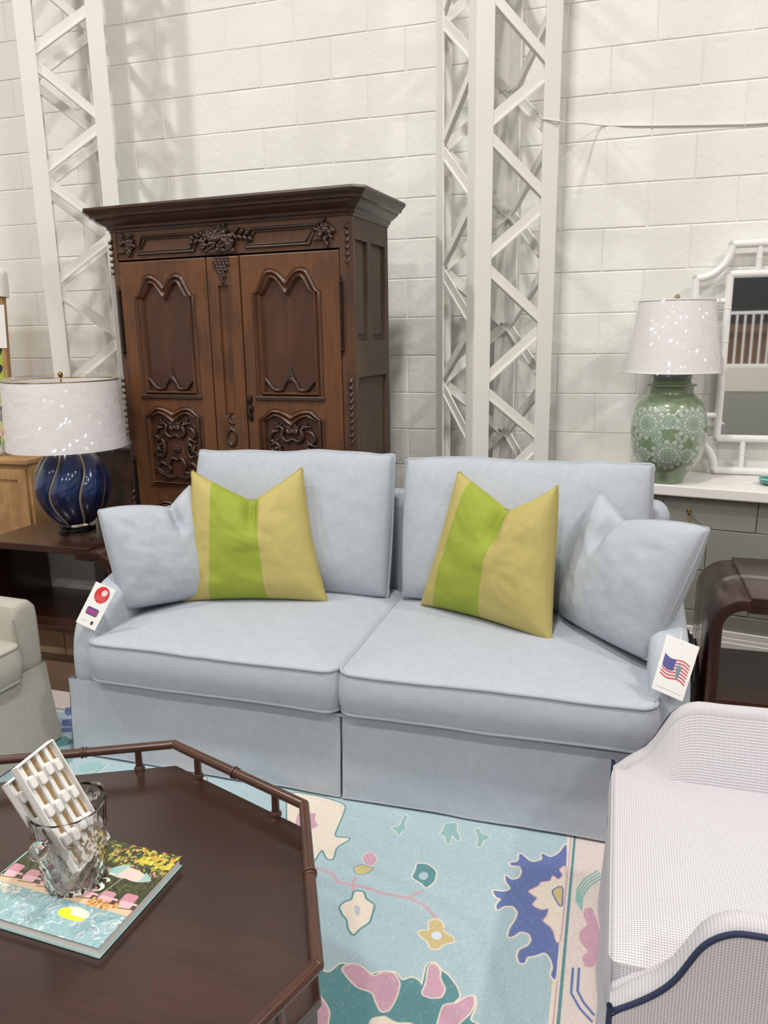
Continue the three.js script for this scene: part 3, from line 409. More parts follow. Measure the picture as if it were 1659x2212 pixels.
  dr.push(taper([V(0.618, 1.15, 0.004), V(0.608, 1.125, 0.008), V(0.618, 1.105, 0.008), V(0.635, 1.1, 0.004)], () => 0.008, 14, 7)); { const t = new THREE.TorusGeometry(0.028, 0.0085, 8, 24); t.scale(0.85, 1.35, 1); t.translate(0.618, 1.035, 0.006); dr.push(t); }
  mesh('post_carving', dr, M.walnutDark, mp);
  mesh('base_rail', [bx(W0 - 0.015, W1 + 0.015, 0.0, 0.13, D, 0.015, 0.01)], M.walnutDark, A);
}

// ---------------------------------------------------------------- rug (design in world millimetres: x, z)
const RUG = {
  leaf: [[-73,2009],[-91,2063],[-114,2091],[-143,2077],[-135,2106],[-166,2128],[-204,2092],[-202,2134],[-226,2145],[-219,2156],[-197,2150],[-186,2172],[-191,2203],[-211,2216],[-231,2200],[-226,2225],[-206,2251],[-225,2268],[-257,2270],[-243,2293],[-227,2296],[-238,2322],[-233,2341],[-218,2320],[-193,2313],[-177,2334],[-181,2364],[-192,2395],[-193,2426],[-179,2419],[-167,2398],[-142,2398],[-133,2419],[-140,2441],[-160,2459],[-162,2479],[-155,2499],[-143,2497],[-139,2475],[-121,2467],[-99,2448],[-83,2463],[-74,2491],[-79,2516],[-66,2530],[-67,2413],[-68,2113]],
  bloom: [[-71,2114],[-86,2135],[-73,2157],[-85,2181],[-102,2165],[-106,2191],[-131,2202],[-135,2219],[-162,2247],[-147,2258],[-133,2266],[-146,2296],[-121,2307],[-100,2294],[-104,2328],[-113,2345],[-86,2365],[-73,2409],[-65,2406],[-65,2163]],
  tri: [[-73,2198],[-100,2229],[-69,2289]],
  creamA: [[-995,1990],[-868,1989],[-778,2009],[-769,2072],[-761,2175],[-704,2164],[-736,2216],[-725,2271],[-743,2272],[-774,2231],[-778,2313],[-818,2306],[-894,2217]],
  starA: [[-914,2080],[-878,2086],[-855,2074],[-848,2109],[-823,2138],[-841,2158],[-842,2188],[-873,2162],[-898,2149]],
  vine: [[-771,2315],[-707,2327],[-678,2356],[-598,2354],[-538,2364],[-472,2361],[-425,2375],[-381,2413]],
  vineB: [[-472,2361],[-443,2326]],
  vineC: [[-635,2356],[-636,2324]],
  vineD: [[-635,2356],[-619,2383]],
  tealF: [[-484,2221],[-453,2215],[-422,2238],[-418,2279],[-435,2312],[-450,2296],[-483,2281],[-480,2246]],
  tealC: [[-453,2266]],
  bud: [[-646,2236],[-629,2204],[-599,2232],[-604,2264],[-627,2266]],
  budY: [[-656,2287],[-635,2268],[-597,2275],[-614,2305],[-642,2309]],
  creamB: [[-641,2443],[-632,2422],[-616,2410],[-622,2376],[-597,2373],[-584,2397],[-554,2411],[-551,2440],[-548,2475],[-566,2501],[-573,2527],[-593,2508],[-605,2480],[-623,2467]],
  creamBc: [[-605,2425],[-588,2428],[-579,2455],[-586,2464],[-598,2446]],
  gold: [[-399,2429],[-381,2415],[-361,2425],[-357,2452],[-327,2464],[-321,2479],[-344,2491],[-354,2511],[-373,2516],[-386,2494],[-409,2481],[-417,2469],[-389,2458]],
  goldC: [[-368,2470]],
  sprigA: [[-580,2008],[-567,2010],[-566,2061],[-553,2078],[-565,2086],[-566,2116],[-581,2096],[-604,2082],[-579,2070]],
  sprigB: [[-444,2017],[-410,2003],[-402,2041],[-382,2083],[-396,2087],[-413,2063],[-409,2110],[-420,2113],[-432,2074],[-450,2074],[-444,2047]],
  sprigC: [[-351,2021],[-338,2008],[-330,2035],[-306,2038],[-297,2055],[-316,2065],[-319,2103],[-331,2098],[-332,2060]],
  tealG: [[-625,2651],[-590,2656],[-575,2621],[-546,2619],[-496,2635],[-476,2620],[-435,2609],[-417,2630],[-395,2612],[-375,2618],[-366,2633],[-371,2563],[-351,2555],[-333,2574],[-314,2583],[-287,2611],[-275,2635],[-287,2655],[-266,2644],[-243,2621],[-236,2651],[-244,2691],[-212,2698],[-201,2763],[-542,2860]],
  pinkA: [[-567,2634],[-548,2614],[-522,2615],[-485,2638],[-463,2614],[-439,2613],[-419,2637],[-416,2676],[-423,2716],[-439,2723],[-459,2699],[-472,2678],[-512,2675],[-537,2659]],
  pinkB: [[-365,2568],[-353,2558],[-335,2574],[-333,2595],[-313,2624],[-316,2647],[-337,2656],[-362,2652],[-358,2619]],
  pinkC: [[-307,2667],[-278,2655],[-260,2631],[-245,2624],[-239,2647],[-247,2676],[-264,2702],[-271,2734],[-308,2745],[-308,2704]],
  pinkD: [[-606,2735],[-589,2722],[-553,2753],[-543,2792],[-543,2822],[-572,2830]],
  creamC: [[-460,2747],[-428,2730],[-398,2740],[-364,2730],[-339,2744],[-327,2789],[-444,2823]],
  line0: [[-69,2004],[-61,2654]],
  line1: [[-63,1999],[-56,2653]],
  line2: [[-55,1994],[-47,2650]],
  line3: [[-50,1993],[-42,2649]],
  arcA: [[-33,2253],[-33,2203],[-17,2158],[19,2110]],
  pinkE: [[-12,2273],[7,2260],[18,2293],[29,2332],[31,2424],[19,2465],[-4,2468],[-10,2436],[6,2419],[-17,2392],[-21,2360],[0,2327],[-13,2302]],
  navyA: [[-29,2481],[-29,2554],[-7,2592],[19,2618]],
  navyB: [[-15,2477],[-15,2544],[0,2573],[23,2599]],
};
{
  const X0 = -2.62, X1 = 0.46, Z0 = 1.56, Z1 = 4.5, PX = 2048 / (X1 - X0), w = 2048, h = Math.round((Z1 - Z0) * PX);
  const map = canvasTex(w, h, (x) => {
    const col = { field: '#a6bcc4', cream: '#dfd3c4', pink: '#c49bad', teal: '#5c8a8f', navy: '#6473a6', gold: '#c6b483', blush: '#d8cac5', vine: '#c0a0a9', mint: '#94b9b9' };
    const X = p => (p[0] / 1000 - X0) * PX, Y = p => (p[1] / 1000 - Z0) * PX;
    const path = (pts, dx = 0, flip) => { x.beginPath(); const q = pts.map(p => [X([flip === undefined ? p[0] + dx : 2 * flip - p[0], 0]), Y(p)]); const n = q.length; const mx = (a, b, t) => [a[0] + (b[0] - a[0]) * t, a[1] + (b[1] - a[1]) * t]; for (let i = 0; i < n; i++) { const a = mx(q[i], q[(i + n - 1) % n], 0.3), e = mx(q[i], q[(i + 1) % n], 0.3); i ? x.lineTo(...a) : x.moveTo(...a); x.quadraticCurveTo(q[i][0], q[i][1], e[0], e[1]); } x.closePath(); };
    const shape = (pts, fill, edge, lw = 5, flip) => { path(pts, 0, flip); if (edge) { x.strokeStyle = edge; x.lineWidth = lw; x.lineJoin = 'round'; x.stroke(); } x.fillStyle = fill; x.fill(); };
    const line = (pts, c, lw, flip) => { x.strokeStyle = c; x.lineWidth = lw; x.lineCap = 'round'; x.lineJoin = 'round'; x.beginPath(); pts.forEach((p, i) => { const a = X([flip === undefined ? p[0] : 2 * flip - p[0], 0]), b = Y(p); i ? x.lineTo(a, b) : x.moveTo(a, b); }); x.stroke(); };
    x.fillStyle = col.blush; x.fillRect(0, 0, w, h);
    const L = -2.2, R = -0.069, T = 1.72, B = 4.3; x.fillStyle = col.field; x.fillRect((L - X0) * PX, (T - Z0) * PX, (R - L) * PX, (B - T) * PX);
    const r = rng(91); for (let i = 0; i < 260; i++) { x.fillStyle = r() < 0.5 ? 'rgba(150,180,190,0.06)' : 'rgba(196,212,214,0.06)'; const px = (L + r() * (R - L) - X0) * PX, py = (T + r() * (B - T) - Z0) * PX; x.fillRect(px - 160 * r(), py, 320 * r(), 3 + 14 * r()); }
    for (const [o, c, lw] of [[0, col.cream, 6], [7, col.pink, 3], [12, col.cream, 5], [18, col.teal, 6], [24, col.blush, 4]]) { const e = o / 1000; x.strokeStyle = c; x.lineWidth = lw; x.strokeRect((L - e - X0) * PX, (T - e - Z0) * PX, (R - L + 2 * e) * PX, (B - T + 2 * e) * PX); }
    const motif = (f) => {
      shape(RUG.leaf, col.navy, col.cream, 7, f); shape(RUG.bloom, col.cream, col.pink, 4, f); shape(RUG.tri, col.gold, col.navy, 5, f);
      shape(RUG.creamA, col.cream, col.teal, 6, f); shape(RUG.starA, col.pink, null, 0, f);
      for (const k of ['vine', 'vineB', 'vineC', 'vineD']) line(RUG[k], col.vine, 6, f);
      shape(RUG.tealF, col.teal, col.cream, 6, f); for (const [k, c] of [['tealC', col.field], ]) { const p = RUG[k][0]; x.fillStyle = c; x.beginPath(); x.ellipse(X([f === undefined ? p[0] : 2 * f - p[0], 0]), Y(p), 9, 11, 0, 0, 7); x.fill(); }
      shape(RUG.budY, col.gold, col.teal, 3, f); shape(RUG.bud, col.pink, col.cream, 3, f);
      shape(RUG.creamB, col.cream, col.teal, 7, f); shape(RUG.creamBc, '#b9b6c2', null, 0, f); shape(RUG.gold, col.gold, col.cream, 5, f);
      { const p = RUG.goldC[0]; x.fillStyle = '#cfd8e4'; x.beginPath(); x.ellipse(X([f === undefined ? p[0] : 2 * f - p[0], 0]), Y(p), 9, 9, 0, 0, 7); x.fill(); }
      for (const k of ['sprigA', 'sprigB', 'sprigC']) shape(RUG[k], '#8bb0b1', col.cream, 4, f);
      shape(RUG.tealG, col.teal, col.cream, 6, f); for (const k of ['pinkA', 'pinkB', 'pinkC', 'pinkD']) shape(RUG[k], col.pink, col.cream, 5, f); shape(RUG.creamC, col.cream, null, 0, f);
      for (let i = 0; i < 4; i++) line(RUG.arcA.map(p => [p[0] + i * 5, p[1] + i * 8]), '#7fb0a6', 3, f);
      shape(RUG.pinkE, col.pink, null, 0, f); line(RUG.navyA, col.navy, 4, f); line(RUG.navyB, col.navy, 4, f);
    };
    motif(-1135); motif();
    // the far left strip that shows between chair and sofa: blue and teal sprigs on blush
    for (const [px, pz, s, c] of [[-2.03, 1.79, 0.05, col.navy], [-2.0, 1.84, 0.035, col.navy], [-1.95, 1.92, 0.05, col.teal], [-2.09, 1.7, 0.05, col.navy], [-1.9, 2.08, 0.06, col.teal], [-1.86, 2.2, 0.06, col.mint], [-1.97, 2.02, 0.04, col.teal], [-1.74, 2.04, 0.05, col.mint], [-1.6, 2.12, 0.07, col.teal]]) { x.fillStyle = c; x.beginPath(); for (let i = 0; i < 9; i++) { const a = i / 9 * 6.283, q = s * (0.6 + 0.5 * r()); const A = (px + q * Math.cos(a) - X0) * PX, Bq = (pz + q * 0.8 * Math.sin(a) - Z0) * PX; i ? x.lineTo(A, Bq) : x.moveTo(A, Bq); } x.fill(); }
    // wool: short flecks in the pile
    x.filter = 'none'; for (let i = 0; i < 90000; i++) { const k = r() < 0.5; x.fillStyle = k ? 'rgba(255,255,255,0.10)' : 'rgba(60,80,90,0.07)'; const a = r() * w, b = r() * h; x.fillRect(a, b, 1 + 2 * r(), 2 + 4 * r()); }
  });
  const pile = tex(256, (u, v) => 0.6 * nC(u, v) + 0.4 * nA(u, v), false, 0.2);
  const g = bx(X0, X1, 0, 0.006, Z0, Z1, 0.002); const p = g.attributes.position, uv = g.attributes.uv; for (let i = 0; i < p.count; i++) uv.setXY(i, (p.getX(i) - X0) / (X1 - X0), 1 - (p.getZ(i) - Z0) / (Z1 - Z0));
  const cx = (X0 + X1) / 2, cz = (Z0 + Z1) / 2; g.translate(-cx, 0, -cz);
  const pl = pile.clone(); pl.repeat.set(15, 15);
  const o = mesh('rug', [g], phy({ map, bumpMap: pl, bumpScale: 0.003, roughness: 1, sheen: 0.2, sheenRoughness: 0.7 })); o.position.set(cx, 0, cz); tag(o, 'pale blue floral wool rug with blush border under the sofa', 'rug');
}

// ---------------------------------------------------------------- dark waterfall side tables
function sideTable(label, x0, x1, z0, z1, film) {
  const W = x1 - x0, Dp = z1 - z0, H = 0.585, t = thing('side_table', label, 'table', [(x0 + x1) / 2, 0, (z0 + z1) / 2], 0, 'dark waterfall side tables'); const r = 0.115, th = 0.042;
  for (const s of [-1, 1]) {   // a leg panel that bends into the top
    const o = []; const e = W / 2; const arc = (R, a0, a1, n) => { for (let i = 0; i <= n; i++) { const a = lerp(a0, a1, i / n); o.push([e - r + R * Math.cos(a), H - r + R * Math.sin(a)]); } };
    o.push([e - th, 0], [e, 0], [e, H - r]); arc(r, 0, Math.PI / 2, 14); o.push([e - 0.21, H], [e - 0.21, H - 0.05], [e - r - 0.005, H - 0.05]); arc(r - th, Math.PI / 2, 0, 12);
    const g = extr(o.map(([x, y]) => [x, y]), Dp, 0.005); g.translate(0, 0, -Dp / 2); if (s < 0) g.rotateY(Math.PI);
    mesh('leg_panel', [boxUV(smooth(g, 0.5))], M.rosewood, t);
  }
  mesh('top', [bx(-W / 2 + 0.125, W / 2 - 0.125, H - 0.022, H + 0.012, -Dp / 2 - 0.004, Dp / 2 + 0.004, 0.004)], M.rosewood, t);
  mesh('shelf', [bx(-W / 2 + th * 0.5, W / 2 - th * 0.5, 0.175, 0.203, -Dp / 2 + 0.005, Dp / 2 - 0.005, 0.003)], M.rosewood, t);
  mesh('apron', [bx(-W / 2 + 0.1, W / 2 - 0.1, H - 0.06, H - 0.022, -Dp / 2 + 0.02, -Dp / 2 + 0.04)], M.rosewood, t);
  if (film) { const y = H + 0.014, band = (z, w) => grid(30, 2, (u, v) => { const e = W / 2 + 0.0025, zz = z + (v - 0.5) * w + 0.006 * Math.sin(u * 9); const L = W / 2 - 0.13, tot = L + 0.13 + 0.25, s = u * tot; if (s < L) return V(-s, y + 0.002, zz); if (s < L + 0.14) { const a = (s - L) / 0.14; return V(-L - a * 0.015, y - a * 0.012, zz).add(V(-0.115 * Math.sin(a * 1.57) * 1, -0.115 * (1 - Math.cos(a * 1.57)) + 0.001, 0)); } return V(-e, H - 0.115 - (s - L - 0.14), zz); }, (u, v) => [u, v]); mesh('plastic_band', [band(0.02, 0.04)], M.film, t); mesh('plastic_band', [band(-0.16, 0.02)], M.film, t); }
  return t;
}
sideTable('dark waterfall side table under the blue lamp', -2.92, -2.085, 0.845, 1.345, false);
sideTable('dark waterfall side table with plastic band beside the sofa right arm', 0.36, 1.19, 0.82, 1.325, true);
{ const c = thing('cardboard_box', 'tan cardboard box on the floor under the left side table shelf', 'box', [-2.6, 0, 1.06]); mesh('carton', [bx(-0.25, 0.25, 0, 0.165, -0.15, 0.16, 0.004)], M.carton, c); mesh('tape', [bx(0.09, 0.094, 0.0, 0.166, 0.1605, 0.1615)], M.cord, c); mesh('flap', [bx(-0.25, 0.25, 0.158, 0.168, 0.0, 0.163, 0.002)], M.carton, c); }
{ const c = thing('white_carton', 'white carton standing behind the left side table', 'box', [-2.8, 0, 0.79]); mesh('carton', [bx(-0.2, 0.2, 0, 0.47, -0.045, 0.045, 0.006)], M.paper, c); mesh('flap', [bx(-0.2, 0.2, 0.466, 0.474, -0.045, 0.0, 0.002)], M.paper, c); mesh('logo', [bx(0.03, 0.06, 0.27, 0.292, 0.0451, 0.0462)], M.whiteCord, c); }
tag(mesh('lamp_cord', [tube([V(-2.33, 0.56, 0.838), V(-2.325, 0.5, 0.83), V(-2.31, 0.4, 0.826), V(-2.25, 0.28, 0.83), V(-2.3, 0.12, 0.82), V(-2.34, 0.006, 0.815)], 0.003, 60, 6)], M.cord), 'dark cord hanging behind the left side table', 'cord');

// ---------------------------------------------------------------- lamps
function filmWrap(r0, r1, h, seed, top = 0.6) {      // crinkled clear film over a shade, gathered on top
  const n = fbm(seed, 7, 3, 3, 1), n2 = fbm(seed + 3, 10, 2, 4, 2); const f = (u, v) => { const a = u * Math.PI * 2, s = clamp(v / 0.8), k = clamp((v - 0.8) / 0.2); let r = lerp(r0, r1, s) * (1 - (1 - top) * k) + 0.004; r += 0.003 + 0.026 * Math.max(0, n(u, v) - 0.32) + 0.02 * Math.max(-0.12, n2(u, v) - 0.5); return V(r * Math.cos(a), -0.008 + (h + 0.014) * s + 0.012 * k + 0.004 * (n2(u + 0.3, v) - 0.5), r * Math.sin(a)); };
  const g = grid(150, 34, f); return g.toNonIndexed();
}
{ // blue lobed lamp
  const P = [-2.47, 0.597, 1.09], l = thing('table_lamp', 'cobalt blue lobed lamp with wide white drum shade', 'lamp', P); const N = 7, H = 0.352, R = 0.176;
  const rad0 = v => { const t = v; return 0.05 + (R - 0.05) * Math.pow(Math.sin(Math.PI * clamp(0.06 + 0.88 * t)), 0.72); };
  const tw = v => 0.16 * Math.sin(v * Math.PI * 1.9 - 0.6) + 0.55; const y0 = 0.05;
  mesh('body', [grid(160, 40, (u, v) => { const a = u * 2 * Math.PI, q = Math.abs(Math.sin(N / 2 * a)), r = rad0(v) * (0.86 + 0.14 * Math.pow(q, 0.55)); return V(r * Math.cos(a + tw(v)), y0 + H * v, r * Math.sin(a + tw(v))); }, (u, v) => [u * 1, v * 0.3])], M.cobalt, l);
  for (let i = 0; i < N; i++) { const a = i * 2 * Math.PI / N; mesh('gilt_seam', [tube(Array.from({ length: 13 }, (_, k) => { const v = 0.02 + k / 12 * 0.96, r = rad0(v) * 0.868; return V(r * Math.cos(a + tw(v)), y0 + H * v, r * Math.sin(a + tw(v))); }), 0.0075, 40, 8)], M.giltSeam, l); }
  mesh('acrylic_base', [lathe([[0, 0], [0.082, 0], [0.086, 0.004], [0.086, 0.024], [0.082, 0.028], [0, 0.028]], 40), lathe([[0, 0.0285], [0.056, 0.0285], [0.059, 0.033], [0.059, 0.05], [0.055, 0.054], [0, 0.054]], 40)], M.glass, l);
  mesh('neck', [lathe([[0.05, 0.395], [0.05, 0.405], [0.02, 0.41], [0.012, 0.415], [0.012, 0.45], [0.02, 0.455], [0.02, 0.5], [0, 0.5]], 24)], M.brass, l);
  const s0 = 0.41, sh = 0.315;
  mesh('shade', [lathe([[0.27, s0], [0.255, s0 + sh], [0.252, s0 + sh], [0.267, s0], [0.27, s0]], 64)], M.shade, l); mesh('shade_ring', [tube(Array.from({ length: 24 }, (_, i) => V(0.2535 * Math.cos(i / 24 * 6.2832), s0 + sh - 0.002, 0.2535 * Math.sin(i / 24 * 6.2832))), 0.003, 60, 6, true), rod(V(-0.25, s0 + sh - 0.03, 0), V(0.25, s0 + sh - 0.03, 0), 0.002), rod(V(0, s0 + sh - 0.03, -0.25), V(0, s0 + sh - 0.03, 0.25), 0.002)], M.brass, l);
  mesh('harp', [tube([V(0.02, 0.45, 0), V(0.06, 0.52, 0), V(0.05, 0.64, 0), V(0, s0 + sh - 0.03, 0), V(-0.05, 0.64, 0), V(-0.06, 0.52, 0), V(-0.02, 0.45, 0)], 0.002, 40, 6)], M.brass, l);
  mesh('finial', [rod(V(0, s0 + sh - 0.03, 0), V(0, s0 + sh + 0.014, 0), 0.004), ball(0, s0 + sh + 0.022, 0, 0.011, 1, 1.3, 1)], M.brass, l);
  const f = filmWrap(0.27, 0.255, sh, 501, 0.75); f.computeVertexNormals(); f.translate(0, s0, 0); mesh('plastic_wrap', [f], M.film, l);
}
{ // green ginger-jar lamp
  const P = [0.241, 0.8055, 0.292], l = thing('table_lamp', 'green and white floral jar lamp with pleated white shade', 'lamp', P);
  const prof = [[0, 0.004], [0.078, 0.0], [0.084, 0.006], [0.087, 0.02], [0.098, 0.04], [0.127, 0.075], [0.151, 0.115], [0.163, 0.165], [0.168, 0.225], [0.167, 0.28], [0.16, 0.33], [0.145, 0.367], [0.122, 0.393], [0.105, 0.408], [0.099, 0.418], [0.098, 0.438], [0.104, 0.446], [0.114, 0.45], [0.106, 0.457], [0.092, 0.46], [0.084, 0.475], [0.086, 0.495], [0.08, 0.503], [0, 0.505]];
  const sp = new THREE.CatmullRomCurve3(prof.map(p => V(p[0], p[1], 0)), false, 'centripetal').getPoints(110).map(p => [Math.max(0, p.x), p.y]);
  const map = canvasTex(1024, 512, (x, w, h) => {
    x.fillStyle = '#7d9170'; x.fillRect(0, 0, w, h); const r = rng(33); for (let i = 0; i < 500; i++) { x.fillStyle = r() < 0.5 ? 'rgba(104,130,94,0.3)' : 'rgba(140,158,134,0.25)'; x.beginPath(); x.ellipse(r() * w, r() * h, 10 + 30 * r(), 6 + 14 * r(), r() * 3, 0, 7); x.fill(); }
    const fl = (cx, cy, R, n, rings) => { for (const d of [-w, 0, w]) { for (let k = rings; k >= 1; k--) { const q = R * k / rings; x.strokeStyle = 'rgba(120,145,118,0.85)'; x.lineWidth = 2.5; for (let i = 0; i < n; i++) { const a = (i + (k % 2) * 0.5) / n * 6.283; x.fillStyle = k % 2 ? '#bcc8bf' : '#a3b3a7'; x.beginPath(); x.ellipse(cx + d + q * 0.62 * Math.cos(a), cy + q * 0.62 * Math.sin(a), q * 0.42, q * 2.1 / n + 4, a, 0, 7); x.fill(); x.stroke(); } } x.fillStyle = '#8fa28e'; x.beginPath(); x.arc(cx + d, cy, R * 0.16, 0, 7); x.fill(); } };
    const lf = (cx, cy, L, a) => { for (const d of [-w, 0, w]) { x.save(); x.translate(cx + d, cy); x.rotate(a); x.fillStyle = '#b2beb3'; x.beginPath(); x.ellipse(0, 0, L, L * 0.45, 0, 0, 7); x.fill(); x.strokeStyle = '#8fa68a'; x.lineWidth = 3; x.stroke(); x.beginPath(); x.moveTo(-L, 0); x.lineTo(L, 0); x.stroke(); x.restore(); } };
    for (let i = 0; i < 5; i++) { const bx_ = i * w / 5; fl(bx_ + 50, 185, 84, 14, 5); fl(bx_ + 150, 345, 80, 13, 5); fl(bx_ + 145, 170, 42, 9, 3); fl(bx_ + 30, 350, 40, 9, 3); fl(bx_ + 100, 262, 28, 7, 2); lf(bx_ + 110, 110, 26, 0.5); lf(bx_ + 185, 250, 24, 1.1); lf(bx_ + 80, 420, 26, 0.4); lf(bx_ + 5, 270, 22, -0.6); lf(bx_ + 190, 120, 22, -0.5); }
  });
  const n = sp.length - 1; const jar = grid(96, n, (u, v) => { const [r, y] = sp[Math.round(v * n)]; const a = -u * 2 * Math.PI; return V(r * Math.cos(a), y, r * Math.sin(a)); }, (u, v) => [u, clamp(1 - 0 - (1 - sp[Math.round(v * n)][1] / 0.45))]);
  mesh('jar', [jar], phy({ map, roughness: 0.25, clearcoat: 1, clearcoatRoughness: 0.06 }), l);
  mesh('collar', [lathe([[0.086, 0.475], [0.089, 0.495], [0.082, 0.506], [0, 0.508]], 40)], phy({ color: C('#56705f'), roughness: 0.25, clearcoat: 1, clearcoatRoughness: 0.08 }), l);
  mesh('neck', [lathe([[0.02, 0.505], [0.02, 0.53], [0.01, 0.535], [0.01, 0.6], [0, 0.6]], 20)], M.brass, l);
  const s0 = 0.508, sh = 0.318; mesh('shade', [grid(180, 1, (u, v) => { const a = u * 2 * Math.PI, r = lerp(0.207, 0.162, v) + 0.0012 * Math.sin(90 * a); return V(r * Math.cos(a), s0 + sh * v, r * Math.sin(a)); }, (u, v) => [u, v]), lathe([[0.204, s0], [0.16, s0 + sh]], 60)], M.shade, l);
  mesh('shade_trim', [tube(Array.from({ length: 24 }, (_, i) => V(0.208 * Math.cos(i / 24 * 6.2832), s0 + 0.002, 0.208 * Math.sin(i / 24 * 6.2832))), 0.003, 70, 6, true), tube(Array.from({ length: 24 }, (_, i) => V(0.163 * Math.cos(i / 24 * 6.2832), s0 + sh, 0.163 * Math.sin(i / 24 * 6.2832))), 0.003, 70, 6, true)], M.shade, l);
  mesh('spider', [rod(V(-0.165, s0 + sh - 0.02, 0), V(0.165, s0 + sh - 0.02, 0), 0.002), rod(V(0, 0.6, 0), V(0, s0 + sh + 0.006, 0), 0.004)], M.brass, l);
  mesh('finial', [lathe([[0, 0], [0.006, 0], [0.006, 0.004], [0.012, 0.008], [0.013, 0.015], [0.008, 0.022], [0, 0.024]], 20).translate(0, s0 + sh + 0.004, 0)], M.brass, l);
  const f = filmWrap(0.208, 0.163, sh, 521, 0.7); f.computeVertexNormals(); f.translate(0, s0, 0); mesh('plastic_wrap', [f], M.film, l);
}

// ---------------------------------------------------------------- bamboo mirror on the ledge
{
  const c = 0.80, m = thing('bamboo_mirror', 'white bamboo-style fretwork mirror leaning on the block wall', 'mirror', [c, 0.8055, 0.055]); const y = v => v - 0.8055;
  const xo = 0.465, xi = 0.318, r = 0.0185, r2 = 0.0135; const knob = (p, R) => ball(p.x, p.y, p.z, R * 1.16, 1, 0.45, 1, 12, 8);
  const bam = (name, a, b, R) => { const g = [rod(a, b, R, R, 14)]; const L = a.distanceTo(b), n = Math.max(1, Math.round(L / 0.18)), d = b.clone().sub(a).normalize(), q = new THREE.Quaternion().setFromUnitVectors(V(0, 1, 0), d); for (let i = 1; i <= n; i++) { const k = new THREE.TorusGeometry(R * 0.98, R * 0.16, 6, 14); k.rotateX(Math.PI / 2); k.applyQuaternion(q); const p = a.clone().lerp(b, i / (n + 1)); k.translate(p.x, p.y, p.z); g.push(k); } g.push(ball(a.x, a.y, a.z, R), ball(b.x, b.y, b.z, R)); mesh(name, g, M.lacquer, m); };
  const yt = y(1.885), yb = y(0.826), ys = y(1.738), yl = y(0.985);
  bam('frame_rod', V(-xi, yt, 0), V(xi, yt, 0), r); bam('frame_rod', V(-xi, yb, 0), V(xi, yb, 0), r);
  for (const s of [-1, 1]) {
    bam('frame_rod', V(s * xo, yl, 0), V(s * xo, ys, 0), r);
    for (const [ya, yc, yd] of [[yt, ys, 1], [yb, yl, -1]]) { const pts = []; for (let i = 0; i <= 12; i++) { const a = i / 12 * Math.PI / 2; pts.push(V(s * (xo - (xo - xi) * Math.sin(a)), ya - (ya - yc) * Math.cos(a), 0)); } mesh('corner_scroll', [tube(pts, r, 30, 12), ball(pts[0].x, pts[0].y, 0, r), ball(pts[12].x, pts[12].y, 0, r), (() => { const k = new THREE.TorusGeometry(r, r * 0.16, 6, 14); k.rotateY(Math.PI / 2); k.rotateZ(s * yd * 0.78); const p = pts[6]; k.translate(p.x, p.y, 0); return k; })()], M.lacquer, m); }
    bam('frame_rod', V(s * xi, y(0.985), 0), V(s * xi, y(1.752), 0), r * 0.95);
    bam('strut', V(s * xi, y(1.632), 0), V(s * xo, y(1.632), 0), r2); bam('strut', V(s * xi, y(1.095), 0), V(s * xo, y(1.095), 0), r2);
    bam('strut', V(s * 0.2, y(1.752), 0), V(s * 0.2, yt, 0), r2); bam('strut', V(s * 0.2, yb, 0), V(s * 0.2, y(0.985), 0), r2);
  }
  bam('frame_rod', V(-xi, y(1.752), 0), V(xi, y(1.752), 0), r * 0.95); bam('frame_rod', V(-xi, y(0.985), 0), V(xi, y(0.985), 0), r * 0.95);
  mesh('glass', [bx(-xi + 0.006, xi - 0.006, y(0.99), y(1.747), -0.006, 0.002)], M.mirror, m); mesh('backing', [bx(-xi + 0.004, xi - 0.004, y(0.988), y(1.749), -0.014, -0.0065)], M.lacquer, m);
}
{ const d = thing('dish', 'small teal glass dish at the right end of the ledge', 'dish', [0.705, 0.8055, 0.29]); mesh('bowl', [lathe([[0, 0.004], [0.03, 0.0], [0.05, 0.008], [0.062, 0.03], [0.059, 0.03], [0.047, 0.012], [0.028, 0.006], [0, 0.008]], 32)], M.teal, d); mesh('rim', [tube(Array.from({ length: 16 }, (_, i) => V(0.0605 * Math.cos(i / 16 * 6.2832), 0.03, 0.0605 * Math.sin(i / 16 * 6.2832))), 0.0018, 40, 6, true)], M.lacquer, d); }
tag(mesh('paper_slip', [bx(0.575, 0.66, 0.8055, 0.8065, 0.235, 0.285)], M.paper), 'white paper slip on the ledge beside the teal dish', 'paper');
{ const k = thing('wall_hook', 'small brass hook with a hanging cord on the low wall', 'hook', [0.35, 0.6, 0.375]); mesh('hook', [ball(0, 0.085, 0.006, 0.008, 1.1, 1.3, 0.7), taper([V(0, 0.085, 0.012), V(0.003, 0.076, 0.02), V(0, 0.066, 0.014)], () => 0.003, 10, 6)], M.brass, k); mesh('cord', [tube([V(0, 0.07, 0.012), V(0.002, 0.03, 0.009), V(0.004, -0.1, 0.008), V(0.004, -0.3, 0.01)], 0.0025, 30, 6)], M.kraft, k); mesh('wire', [tube([V(0.004, 0.075, 0.01), V(0.03, 0.045, 0.012), V(0.065, 0.015, 0.016)], 0.0012, 16, 5)], M.cord, k); }

